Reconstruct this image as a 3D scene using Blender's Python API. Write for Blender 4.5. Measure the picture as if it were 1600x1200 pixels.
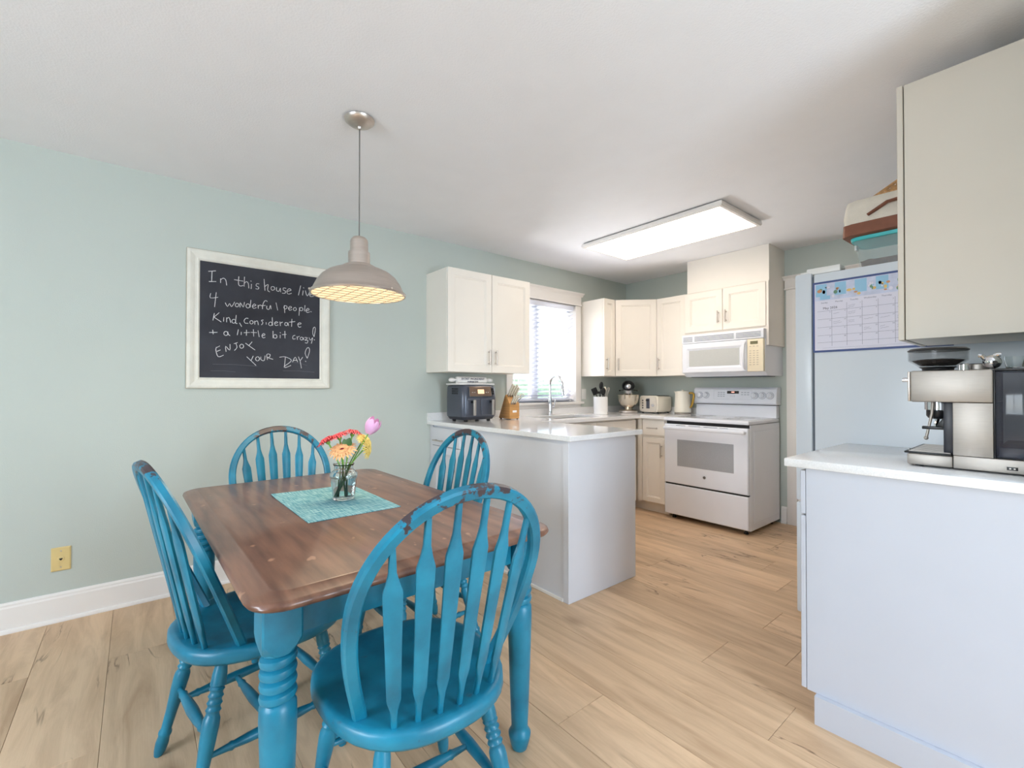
import bpy, bmesh, math, random
from mathutils import Vector, Matrix
random.seed(7)
R = math.radians
for _o in list(bpy.data.objects):
    bpy.data.objects.remove(_o)
SC = bpy.context.scene
COL = SC.collection

# ------------------------------------------------------------------ camera
cam_d = bpy.data.cameras.new('camera')
cam_d.sensor_width = 36.0
cam_d.sensor_fit = 'HORIZONTAL'
cam_d.lens = 716.0 / 1600.0 * 36.0
cam_d.clip_start = 0.05
cam_o = bpy.data.objects.new('camera', cam_d)
cam_o.location = (3.305, 0.0, 1.193)
cam_o.rotation_euler = (R(90.56), 0.0, R(50.6))
COL.objects.link(cam_o)
SC.camera = cam_o

# ------------------------------------------------------------------ world and light
world = bpy.data.worlds.new('sky')
SC.world = world
world.use_nodes = True
wn = world.node_tree.nodes
wl = world.node_tree.links
wn.clear()
w_out = wn.new('ShaderNodeOutputWorld')
w_bg = wn.new('ShaderNodeBackground')
w_sky = wn.new('ShaderNodeTexSky')
w_sky.sky_type = 'NISHITA'
w_sky.sun_disc = False
w_sky.sun_elevation = R(48)
w_sky.sun_rotation = R(200)
w_sky.air_density = 1.0
w_sky.dust_density = 3.0
w_bg.inputs['Strength'].default_value = 0.7
wl.new(w_sky.outputs['Color'], w_bg.inputs['Color'])
wl.new(w_bg.outputs['Background'], w_out.inputs['Surface'])


def area(name, loc, target, sx, sy, energy, color, spread=180):
    d = bpy.data.lights.new(name, 'AREA')
    d.shape = 'RECTANGLE'
    d.size = sx
    d.size_y = sy
    d.energy = energy
    d.color = color
    d.spread = R(spread)
    o = bpy.data.objects.new(name, d)
    o.location = loc
    v = Vector(target) - Vector(loc)
    o.rotation_euler = v.to_track_quat('-Z', 'Y').to_euler()
    COL.objects.link(o)
    return o


# daylight entering by the patio window behind the camera and by the side window
area('daylight_front_window', (2.5, -2.78, 1.45), (2.5, 0, 1.75), 1.6, 1.1, 66, (0.74, 0.87, 1.0))
area('daylight_side_window', (5.6, 1.18, 1.25), (0, 0.9, 1.75), 1.15, 1.6, 74, (0.74, 0.87, 1.0))
area('added_ceiling_fill', (-1.6, 3.14, 0.2), (0.6, 3.14, 2.1), 2.2, 1.2, 270, (0.96, 0.97, 1.0))  # added lamp low outside the kitchen window, aimed up to brighten the ceiling

SC.view_settings.view_transform = 'Standard'
SC.view_settings.look = 'None'
SC.view_settings.gamma = 1.0
SC.view_settings.exposure = 0.46
SC.view_settings.use_curve_mapping = False
SC.cycles.use_denoising = True
SC.cycles.max_bounces = 8
SC.cycles.diffuse_bounces = 5
SC.cycles.glossy_bounces = 4
SC.cycles.transmission_bounces = 8
SC.cycles.transparent_max_bounces = 8
SC.cycles.caustics_reflective = False
SC.cycles.caustics_refractive = False
SC.cycles.sample_clamp_indirect = 6.0


# ------------------------------------------------------------------ materials
def lin(c):
    return tuple((v / 12.92 if v <= 0.04045 else ((v + 0.055) / 1.055) ** 2.4) for v in [x / 255.0 for x in c])


MATS = {}


def mat(name, rgb, rough=0.5, metal=0.0, var=0.03, scale=6.0, bump=0.0, bscale=60.0, coat=0.0, trans=0.0,
        ior=1.45, emit=0.0, emit_rgb=None, stretch=(1, 1, 1), alpha=1.0, rgb2=None, spec=0.5):
    """principled surface with a procedural colour variation and optional relief"""
    m = bpy.data.materials.new(name)
    m.use_nodes = True
    n = m.node_tree.nodes
    l = m.node_tree.links
    b = n['Principled BSDF']
    tc = n.new('ShaderNodeTexCoord')
    mp = n.new('ShaderNodeMapping')
    mp.inputs['Scale'].default_value = stretch
    l.new(tc.outputs['Object'], mp.inputs['Vector'])
    nz = n.new('ShaderNodeTexNoise')
    nz.inputs['Scale'].default_value = scale
    nz.inputs['Detail'].default_value = 4.0
    l.new(mp.outputs['Vector'], nz.inputs['Vector'])
    cr = n.new('ShaderNodeValToRGB')
    c = lin(rgb)
    c2 = lin(rgb2) if rgb2 else None
    lo = tuple(max(0, v * (1 - var)) for v in c)
    hi = c2 if c2 else tuple(min(1, v * (1 + var)) for v in c)
    cr.color_ramp.elements[0].position = 0.3
    cr.color_ramp.elements[1].position = 0.7
    cr.color_ramp.elements[0].color = (*lo, 1)
    cr.color_ramp.elements[1].color = (*hi, 1)
    l.new(nz.outputs['Fac'], cr.inputs['Fac'])
    l.new(cr.outputs['Color'], b.inputs['Base Color'])
    b.inputs['Roughness'].default_value = rough
    b.inputs['Metallic'].default_value = metal
    b.inputs['IOR'].default_value = ior
    b.inputs['Specular IOR Level'].default_value = spec
    b.inputs['Coat Weight'].default_value = coat
    b.inputs['Coat Roughness'].default_value = 0.08
    b.inputs['Transmission Weight'].default_value = trans
    b.inputs['Alpha'].default_value = alpha
    if emit > 0:
        b.inputs['Emission Color'].default_value = (*lin(emit_rgb or rgb), 1)
        b.inputs['Emission Strength'].default_value = emit
    if bump > 0:
        nb = n.new('ShaderNodeTexNoise')
        nb.inputs['Scale'].default_value = bscale
        nb.inputs['Detail'].default_value = 3.0
        l.new(mp.outputs['Vector'], nb.inputs['Vector'])
        bp = n.new('ShaderNodeBump')
        bp.inputs['Strength'].default_value = bump
        bp.inputs['Distance'].default_value = 0.01
        l.new(nb.outputs['Fac'], bp.inputs['Height'])
        l.new(bp.outputs['Normal'], b.inputs['Normal'])
    MATS[name] = m
    return m


def nodes_of(m):
    return m.node_tree.nodes, m.node_tree.links, m.node_tree.nodes['Principled BSDF']


M_wall = mat('sage_wall_paint', (194, 201, 194), 0.6, var=0.015, scale=2, bump=0.08, bscale=180, spec=0.3)
M_ceil = mat('stippled_ceiling_paint', (243, 243, 246), 0.85, var=0.01, bump=0.14, bscale=130, spec=0.2)
M_trim = mat('white_trim_paint', (240, 236, 232), 0.4, var=0.01)
M_cab = mat('cream_cabinet_paint', (243, 236, 226), 0.38, var=0.01)
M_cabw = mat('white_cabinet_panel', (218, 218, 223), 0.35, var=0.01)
M_quartz = mat('white_quartz', (236, 235, 235), 0.08, var=0.05, scale=160, spec=0.6)
M_white = mat('white_enamel', (237, 239, 246), 0.18, var=0.01)
M_whiteplastic = mat('white_plastic', (235, 235, 232), 0.35, var=0.01)
M_cabr = mat('shade_painted_white_panel', (192, 196, 206), 0.35, var=0.01)  # peninsula white again, its colour darkened to paint in weaker light
M_cream_pl = mat('cream_plastic', (238, 226, 200), 0.4, var=0.01)
M_steel = mat('brushed_steel', (176, 170, 164), 0.5, 0.9, var=0.05, scale=20, stretch=(1, 1, 40), bump=0.02, bscale=40)
M_nickel = mat('brushed_nickel', (208, 198, 190), 0.38, 1.0, var=0.06, scale=12, stretch=(1, 1, 30))
M_bowl = mat('polished_bowl_steel', (222, 212, 196), 0.2, 0.9, var=0.03)
M_toast = mat('toaster_steel', (226, 218, 206), 0.3, 0.5, var=0.03)
M_chrome = mat('polished_chrome', (225, 226, 230), 0.06, 1.0, var=0.02)
M_black = mat('black_plastic', (26, 27, 30), 0.35, var=0.1)
M_dark = mat('dark_gap', (40, 38, 38), 0.7, var=0.1)
M_darkglass = mat('smoked_oven_glass', (168, 170, 174), 0.25, var=0.05, scale=200)
M_blackglass = mat('black_glass', (22, 22, 26), 0.05, var=0.1)
M_glassceram = mat('grey_ceramic_hob', (196, 198, 202), 0.1, var=0.05, scale=150)
M_grey = mat('grey_metal', (120, 118, 116), 0.4, 0.6, var=0.05)
M_fryer = mat('slate_air_fryer_body', (82, 86, 97), 0.3, 0.3, var=0.05)
M_fryer_d = mat('dark_air_fryer_base', (50, 52, 60), 0.4, var=0.05)
M_display = mat('bronze_display', (120, 98, 84), 0.12, 0.2, var=0.05)
M_screen = mat('lit_display', (255, 214, 160), 0.3, emit=.6)
M_bamboo = mat('honey_wood_block', (206, 152, 92), 0.45, var=0.18, scale=5, stretch=(1, 1, 12))
M_handle = mat('cream_knife_handle', (222, 214, 196), 0.35, var=0.04)
M_ceramic = mat('white_ceramic', (236, 234, 232), 0.2, var=0.01)
M_kettle = mat('cream_kettle_enamel', (232, 226, 212), 0.3, var=0.01)
M_gold = mat('gold_handle', (198, 160, 72), 0.3, 0.7, var=0.05)
M_fridge = mat('white_fridge_steel', (214, 221, 228), 0.3, var=0.01, bump=0.02, bscale=200)
M_gasket = mat('grey_gasket', (92, 100, 110), 0.6)
M_beige = mat('ivory_wall_plate', (224, 200, 140), 0.35, var=0.02)
M_slate = mat('blackboard_slate', (62, 62, 68), 0.75, var=0.22, scale=3, rgb2=(72, 73, 80), spec=0.2)
M_chalk = mat('white_chalk', (214, 213, 214), 0.95, var=0.08, scale=120)
M_chalkf = mat('faint_chalk', (92, 92, 98), 0.95, var=0.08, scale=120)
M_frame = mat('distressed_white_frame', (230, 227, 216), 0.55, var=0.05, scale=14, bump=0.15, bscale=90, stretch=(1, 1, 1))
M_frame_rub = mat('rubbed_brown_edge', (176, 156, 128), 0.6, var=0.15, scale=30)
M_blind = mat('white_blind_slat', (226, 228, 236), 0.45, var=0.01)
M_vinyl = mat('white_vinyl', (238, 240, 244), 0.4, var=0.01)
M_teal = mat('teal_lid', (60, 190, 192), 0.4, var=0.03)
M_kibble = mat('brown_kibble', (112, 84, 72), 0.8, var=0.3, scale=60)
M_canvas = mat('cream_canvas', (226, 218, 204), 0.9, var=0.05, scale=20, bump=0.3, bscale=220)
M_leather = mat('brown_leather', (132, 84, 64), 0.6, var=0.12, scale=20)
M_wicker = mat('tan_wicker', (196, 152, 104), 0.7, var=0.3, scale=60)
M_green = mat('green_stem', (126, 176, 78), 0.5, var=0.15, scale=40)
M_leaf = mat('dark_green_leaf', (64, 100, 48), 0.5, var=0.15, scale=40)
M_coral = mat('coral_petal', (238, 92, 98), 0.6, var=0.18, scale=60)
M_peach = mat('peach_petal', (248, 184, 128), 0.6, var=0.15, scale=60)
M_yellow = mat('pale_yellow_petal', (246, 216, 122), 0.6, var=0.12, scale=60)
M_tulip = mat('pink_tulip_petal', (238, 182, 220), 0.55, var=0.1, scale=30, stretch=(1, 1, .3))
M_eye = mat('maroon_flower_centre', (120, 36, 44), 0.8, var=0.2, scale=200)
M_paper = mat('calendar_paper', (224, 222, 236), 0.5, var=0.01)
M_navy = mat('navy_border_ink', (66, 84, 136), 0.5, var=0.03)
M_ink = mat('grey_print_ink', (128, 128, 148), 0.7, var=0.03)
M_inkd = mat('dark_print_ink', (80, 78, 96), 0.7, var=0.03)
M_sky = mat('blue_print', (150, 196, 224), 0.5, var=0.05)
M_tan = mat('tan_print', (206, 148, 104), 0.5, var=0.1)
M_yprint = mat('yellow_print', (226, 190, 110), 0.5, var=0.1)
M_gprint = mat('green_print', (110, 150, 120), 0.5, var=0.1)
M_bprint = mat('brown_print', (120, 78, 64), 0.5, var=0.1)
M_subfloor = mat('floor_joint_brown', (150, 124, 98), 0.8, var=0.05)  # subfloor colour seen in the plank seams
M_lawn = mat('garden_lawn', (176, 186, 156), 0.9, var=0.2)
M_hedge = mat('garden_hedge', (150, 170, 132), 0.9, var=0.3, scale=8, bump=0.6, bscale=20)
M_panel = mat('lit_diffuser', (255, 250, 240), 0.5, emit=5.4, emit_rgb=(255, 240, 222))
M_lampglass = mat('lit_lamp_glass', (255, 232, 190), 0.4, emit=0.72, emit_rgb=(255, 224, 172), var=0.05, scale=14)


def glass(name, rgb=(255, 255, 255), rough=0.0, ior=1.45):
    m = mat(name, rgb, rough, trans=1.0, ior=ior, var=0.0)
    return m


M_glass = glass('clear_glass', (250, 253, 252), 0.01, 1.45)
M_water = glass('water', (245, 252, 248), 0.0, 1.33)
M_pane = mat('window_pane_glass', (252, 254, 254), 0.0)
_n, _l, _b = nodes_of(M_pane)
_b.inputs['Roughness'].default_value = 0.02
_tr = _n.new('ShaderNodeBsdfTransparent')
_mx = _n.new('ShaderNodeMixShader')
_mx.inputs[0].default_value = 0.94
_l.new(_b.outputs[0], _mx.inputs[1])
_l.new(_tr.outputs[0], _mx.inputs[2])
_l.new(_mx.outputs[0], _n['Material Output'].inputs['Surface'])
M_smoke = mat('smoked_clear_plastic', (70, 72, 86), 0.05, alpha=0.42, var=.05)
M_hopper = mat('smoked_hopper_plastic', (70, 70, 70), 0.04, alpha=0.2, var=.05)
M_tub = mat('frosted_clear_tub', (214, 228, 230), 0.2, alpha=0.15, var=.02)


# blind slats let some light through
_n, _l, _b = nodes_of(M_blind)
_tr = _n.new('ShaderNodeBsdfTranslucent')
_tr.inputs['Color'].default_value = (.9, .9, .93, 1)
_mx = _n.new('ShaderNodeMixShader')
_mx.inputs[0].default_value = 0.3
_l.new(_b.outputs[0], _mx.inputs[1])
_l.new(_tr.outputs[0], _mx.inputs[2])
_l.new(_mx.outputs[0], _n['Material Output'].inputs['Surface'])


# ---- oak planks
def wood_floor():
    m = bpy.data.materials.new('beige_oak_plank')
    m.use_nodes = True
    n, l, b = nodes_of(m)
    tc = n.new('ShaderNodeTexCoord')
    oi = n.new('ShaderNodeObjectInfo')
    ad = n.new('ShaderNodeVectorMath')
    ad.operation = 'SCALE'
    cmb = n.new('ShaderNodeCombineXYZ')
    for k in range(3):
        l.new(oi.outputs['Random'], cmb.inputs[k])
    l.new(cmb.outputs[0], ad.inputs[0])
    ad.inputs['Scale'].default_value = 53.0
    add = n.new('ShaderNodeVectorMath')
    l.new(tc.outputs['Object'], add.inputs[0])
    l.new(ad.outputs[0], add.inputs[1])
    # warped grain
    mp = n.new('ShaderNodeMapping')
    mp.inputs['Scale'].default_value = (0.9, 7.0, 1.0)
    l.new(add.outputs[0], mp.inputs['Vector'])
    g = n.new('ShaderNodeTexNoise')
    g.inputs['Scale'].default_value = 2.2
    g.inputs['Detail'].default_value = 7.0
    g.inputs['Roughness'].default_value = 0.6
    g.inputs['Distortion'].default_value = 0.7
    l.new(mp.outputs[0], g.inputs['Vector'])
    fine = n.new('ShaderNodeTexNoise')
    fine.inputs['Scale'].default_value = 30.0
    fine.inputs['Detail'].default_value = 3.0
    mp2 = n.new('ShaderNodeMapping')
    mp2.inputs['Scale'].default_value = (0.3, 6.0, 1.0)
    l.new(add.outputs[0], mp2.inputs['Vector'])
    l.new(mp2.outputs[0], fine.inputs['Vector'])
    cr = n.new('ShaderNodeValToRGB')
    e = cr.color_ramp.elements
    e[0].position = 0.28
    e[0].color = (*lin((187, 155, 123)), 1)
    e[1].position = 0.62
    e[1].color = (*lin((221, 190, 156)), 1)
    l.new(g.outputs['Fac'], cr.inputs['Fac'])
    # dark narrow cracks / mineral streaks along the grain
    v = n.new('ShaderNodeTexNoise')
    v.inputs['Scale'].default_value = 1.5
    v.inputs['Detail'].default_value = 5.0
    v.inputs['Distortion'].default_value = 1.3
    mp3 = n.new('ShaderNodeMapping')
    mp3.inputs['Scale'].default_value = (0.75, 4.2, 1.0)
    mp3.inputs['Location'].default_value = (3.1, 8.7, 0)
    l.new(add.outputs[0], mp3.inputs['Vector'])
    l.new(mp3.outputs[0], v.inputs['Vector'])
    rr = n.new('ShaderNodeValToRGB')
    q = rr.color_ramp
    q.elements[0].position = 0.484
    q.elements[0].color = (0, 0, 0, 1)
    q.elements[1].position = 0.516
    q.elements[1].color = (0, 0, 0, 1)
    mid = q.elements.new(0.5)
    mid.color = (1, 1, 1, 1)
    l.new(v.outputs['Fac'], rr.inputs['Fac'])
    gate = n.new('ShaderNodeTexNoise')
    gate.inputs['Scale'].default_value = 2.6
    gate.inputs['Detail'].default_value = 1.0
    l.new(add.outputs[0], gate.inputs['Vector'])
    gr = n.new('ShaderNodeValToRGB')
    gr.color_ramp.elements[0].position = 0.53
    gr.color_ramp.elements[1].position = 0.63
    l.new(gate.outputs['Fac'], gr.inputs['Fac'])
    mul = n.new('ShaderNodeMath')
    mul.operation = 'MULTIPLY'
    l.new(rr.outputs['Color'], mul.inputs[0])
    l.new(gr.outputs['Color'], mul.inputs[1])
    mul2 = n.new('ShaderNodeMath')
    mul2.operation = 'MULTIPLY'
    mul2.inputs[1].default_value = 0.9
    l.new(mul.outputs[0], mul2.inputs[0])
    # knots
    vo = n.new('ShaderNodeTexVoronoi')
    vo.inputs['Scale'].default_value = 1.5
    mp4 = n.new('ShaderNodeMapping')
    mp4.inputs['Scale'].default_value = (0.75, 1.5, 1.0)
    l.new(add.outputs[0], mp4.inputs['Vector'])
    l.new(mp4.outputs[0], vo.inputs['Vector'])
    kr = n.new('ShaderNodeValToRGB')
    kr.color_ramp.elements[0].position = 0.015
    kr.color_ramp.elements[0].color = (0.8, 0.8, 0.8, 1)
    kr.color_ramp.elements[1].position = 0.11
    kr.color_ramp.elements[1].color = (0, 0, 0, 1)
    l.new(vo.outputs['Distance'], kr.inputs['Fac'])
    mx0 = n.new('ShaderNodeMix')
    mx0.data_type = 'RGBA'
    l.new(kr.outputs['Color'], mx0.inputs['Factor'])
    l.new(cr.outputs['Color'], mx0.inputs['A'])
    mx0.inputs['B'].default_value = (*lin((140, 112, 84)), 1)
    mx = n.new('ShaderNodeMix')
    mx.data_type = 'RGBA'
    l.new(mul2.outputs[0], mx.inputs['Factor'])
    l.new(mx0.outputs['Result'], mx.inputs['A'])
    mx.inputs['B'].default_value = (*lin((104, 78, 56)), 1)
    # per plank tone
    hs = n.new('ShaderNodeHueSaturation')
    mr = n.new('ShaderNodeMapRange')
    mr.inputs['To Min'].default_value = 0.88
    mr.inputs['To Max'].default_value = 1.08
    l.new(oi.outputs['Random'], mr.inputs['Value'])
    l.new(mr.outputs[0], hs.inputs['Value'])
    l.new(mx.outputs['Result'], hs.inputs['Color'])
    l.new(hs.outputs['Color'], b.inputs['Base Color'])
    b.inputs['Roughness'].default_value = 0.42
    b.inputs['Specular IOR Level'].default_value = 0.35
    bp = n.new('ShaderNodeBump')
    bp.inputs['Strength'].default_value = 0.12
    bp.inputs['Distance'].default_value = 0.004
    l.new(fine.outputs['Fac'], bp.inputs['Height'])
    l.new(bp.outputs['Normal'], b.inputs['Normal'])
    return m


M_plank = wood_floor()


# ---- worn turquoise chair paint
def worn_paint(name, wear_lo, wear_hi, zlo=None, zhi=None):
    m = bpy.data.materials.new(name)
    m.use_nodes = True
    n, l, b = nodes_of(m)
    tc = n.new('ShaderNodeTexCoord')
    base = n.new('ShaderNodeTexNoise')
    base.inputs['Scale'].default_value = 9.0
    base.inputs['Detail'].default_value = 5.0
    l.new(tc.outputs['Object'], base.inputs['Vector'])
    cr = n.new('ShaderNodeValToRGB')
    cr.color_ramp.elements[0].position = 0.32
    cr.color_ramp.elements[0].color = (*lin((16, 98, 124)), 1)
    cr.color_ramp.elements[1].position = 0.62
    cr.color_ramp.elements[1].color = (*lin((26, 130, 160)), 1)
    l.new(base.outputs['Fac'], cr.inputs['Fac'])
    wz = n.new('ShaderNodeTexNoise')
    wz.inputs['Scale'].default_value = 16.0
    wz.inputs['Detail'].default_value = 6.0
    wz.inputs['Roughness'].default_value = 0.65
    l.new(tc.outputs['Object'], wz.inputs['Vector'])
    fac_src = wz.outputs['Fac']
    if zlo is not None:
        sep = n.new('ShaderNodeSeparateXYZ')
        l.new(tc.outputs['Object'], sep.inputs[0])
        mr = n.new('ShaderNodeMapRange')
        mr.inputs['From Min'].default_value = zlo
        mr.inputs['From Max'].default_value = zhi
        mr.inputs['To Min'].default_value = -0.06
        mr.inputs['To Max'].default_value = 0.16
        l.new(sep.outputs['Z'], mr.inputs['Value'])
        ad = n.new('ShaderNodeMath')
        l.new(mr.outputs[0], ad.inputs[0])
        l.new(wz.outputs['Fac'], ad.inputs[1])
        fac_src = ad.outputs[0]
    wr = n.new('ShaderNodeValToRGB')
    wr.color_ramp.elements[0].position = wear_lo
    wr.color_ramp.elements[0].color = (0, 0, 0, 1)
    wr.color_ramp.elements[1].position = wear_hi
    wr.color_ramp.elements[1].color = (1, 1, 1, 1)
    l.new(fac_src, wr.inputs['Fac'])
    mx = n.new('ShaderNodeMix')
    mx.data_type = 'RGBA'
    l.new(wr.outputs['Color'], mx.inputs['Factor'])
    l.new(cr.outputs['Color'], mx.inputs['A'])
    mx.inputs['B'].default_value = (*lin((66, 54, 58)), 1)
    l.new(mx.outputs['Result'], b.inputs['Base Color'])
    b.inputs['Roughness'].default_value = 0.36
    bp = n.new('ShaderNodeBump')
    bp.inputs['Strength'].default_value = 0.15
    bp.inputs['Distance'].default_value = 0.003
    l.new(wz.outputs['Fac'], bp.inputs['Height'])
    l.new(bp.outputs['Normal'], b.inputs['Normal'])
    return m


M_paint = worn_paint('turquoise_chair_paint', 0.70, 0.74)
M_paint_bow = worn_paint('turquoise_chair_paint_rubbed_at_top', 0.63, 0.655, 0.84, 0.97)
M_paint_seat = worn_paint('turquoise_seat_paint', 0.63, 0.78)


# ---- stained table top
def table_wood():
    m = bpy.data.materials.new('brown_stained_table_wood')
    m.use_nodes = True
    n, l, b = nodes_of(m)
    tc = n.new('ShaderNodeTexCoord')
    mp = n.new('ShaderNodeMapping')
    mp.inputs['Scale'].default_value = (1.0, 9.0, 9.0)
    l.new(tc.outputs['Object'], mp.inputs['Vector'])
    g = n.new('ShaderNodeTexNoise')
    g.inputs['Scale'].default_value = 3.0
    g.inputs['Detail'].default_value = 7.0
    g.inputs['Distortion'].default_value = 0.05
    l.new(mp.outputs[0], g.inputs['Vector'])
    cr = n.new('ShaderNodeValToRGB')
    e = cr.color_ramp.elements
    e[0].position = 0.3
    e[0].color = (*lin((88, 55, 42)), 1)
    e[1].position = 0.72
    e[1].color = (*lin((140, 98, 76)), 1)
    l.new(g.outputs['Fac'], cr.inputs['Fac'])
    w = n.new('ShaderNodeTexNoise')
    w.inputs['Scale'].default_value = 7.0
    w.inputs['Detail'].default_value = 2.0
    mpw = n.new('ShaderNodeMapping')
    mpw.inputs['Scale'].default_value = (2.0, 3.0, 1.0)
    l.new(tc.outputs['Object'], mpw.inputs['Vector'])
    l.new(mpw.outputs[0], w.inputs['Vector'])
    wr = n.new('ShaderNodeValToRGB')
    wr.color_ramp.elements[0].position = 0.69
    wr.color_ramp.elements[0].color = (0, 0, 0, 1)
    wr.color_ramp.elements[1].position = 0.75
    wr.color_ramp.elements[1].color = (1, 1, 1, 1)
    l.new(w.outputs['Fac'], wr.inputs['Fac'])
    mx = n.new('ShaderNodeMix')
    mx.data_type = 'RGBA'
    l.new(wr.outputs['Color'], mx.inputs['Factor'])
    l.new(cr.outputs['Color'], mx.inputs['A'])
    mx.inputs['B'].default_value = (*lin((168, 124, 98)), 1)
    l.new(mx.outputs['Result'], b.inputs['Base Color'])
    rn = n.new('ShaderNodeTexNoise')
    rn.inputs['Scale'].default_value = 5.0
    rn.inputs['Detail'].default_value = 4.0
    l.new(tc.outputs['Object'], rn.inputs['Vector'])
    mr = n.new('ShaderNodeMapRange')
    mr.inputs['To Min'].default_value = 0.31
    mr.inputs['To Max'].default_value = 0.46
    l.new(rn.outputs['Fac'], mr.inputs['Value'])
    l.new(mr.outputs[0], b.inputs['Roughness'])
    b.inputs['Coat Weight'].default_value = 0.35
    b.inputs['Coat Roughness'].default_value = 0.12
    return m


M_table = table_wood()


def woven():
    m = bpy.data.materials.new('woven_turquoise_fabric')
    m.use_nodes = True
    n, l, b = nodes_of(m)
    tc = n.new('ShaderNodeTexCoord')
    outs = []
    for sx, sy in ((14, 260), (260, 14)):
        mp = n.new('ShaderNodeMapping')
        mp.inputs['Scale'].default_value = (sx, sy, 1)
        l.new(tc.outputs['Object'], mp.inputs['Vector'])
        g = n.new('ShaderNodeTexNoise')
        g.inputs['Scale'].default_value = 1.0
        g.inputs['Detail'].default_value = 2.0
        l.new(mp.outputs[0], g.inputs['Vector'])
        outs.append(g.outputs['Fac'])
    ad = n.new('ShaderNodeMath')
    l.new(outs[0], ad.inputs[0])
    l.new(outs[1], ad.inputs[1])
    cr = n.new('ShaderNodeValToRGB')
    e = cr.color_ramp.elements
    e[0].position = 0.42
    e[0].color = (*lin((66, 142, 162)), 1)
    e[1].position = 0.6
    e[1].color = (*lin((166, 208, 210)), 1)
    hf = n.new('ShaderNodeMath')
    hf.operation = 'MULTIPLY'
    hf.inputs[1].default_value = 0.5
    l.new(ad.outputs[0], hf.inputs[0])
    l.new(hf.outputs[0], cr.inputs['Fac'])
    l.new(cr.outputs['Color'], b.inputs['Base Color'])
    b.inputs['Roughness'].default_value = 0.85
    bp = n.new('ShaderNodeBump')
    bp.inputs['Strength'].default_value = 0.4
    bp.inputs['Distance'].default_value = 0.002
    l.new(hf.outputs[0], bp.inputs['Height'])
    l.new(bp.outputs['Normal'], b.inputs['Normal'])
    return m


M_woven = woven()


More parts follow.
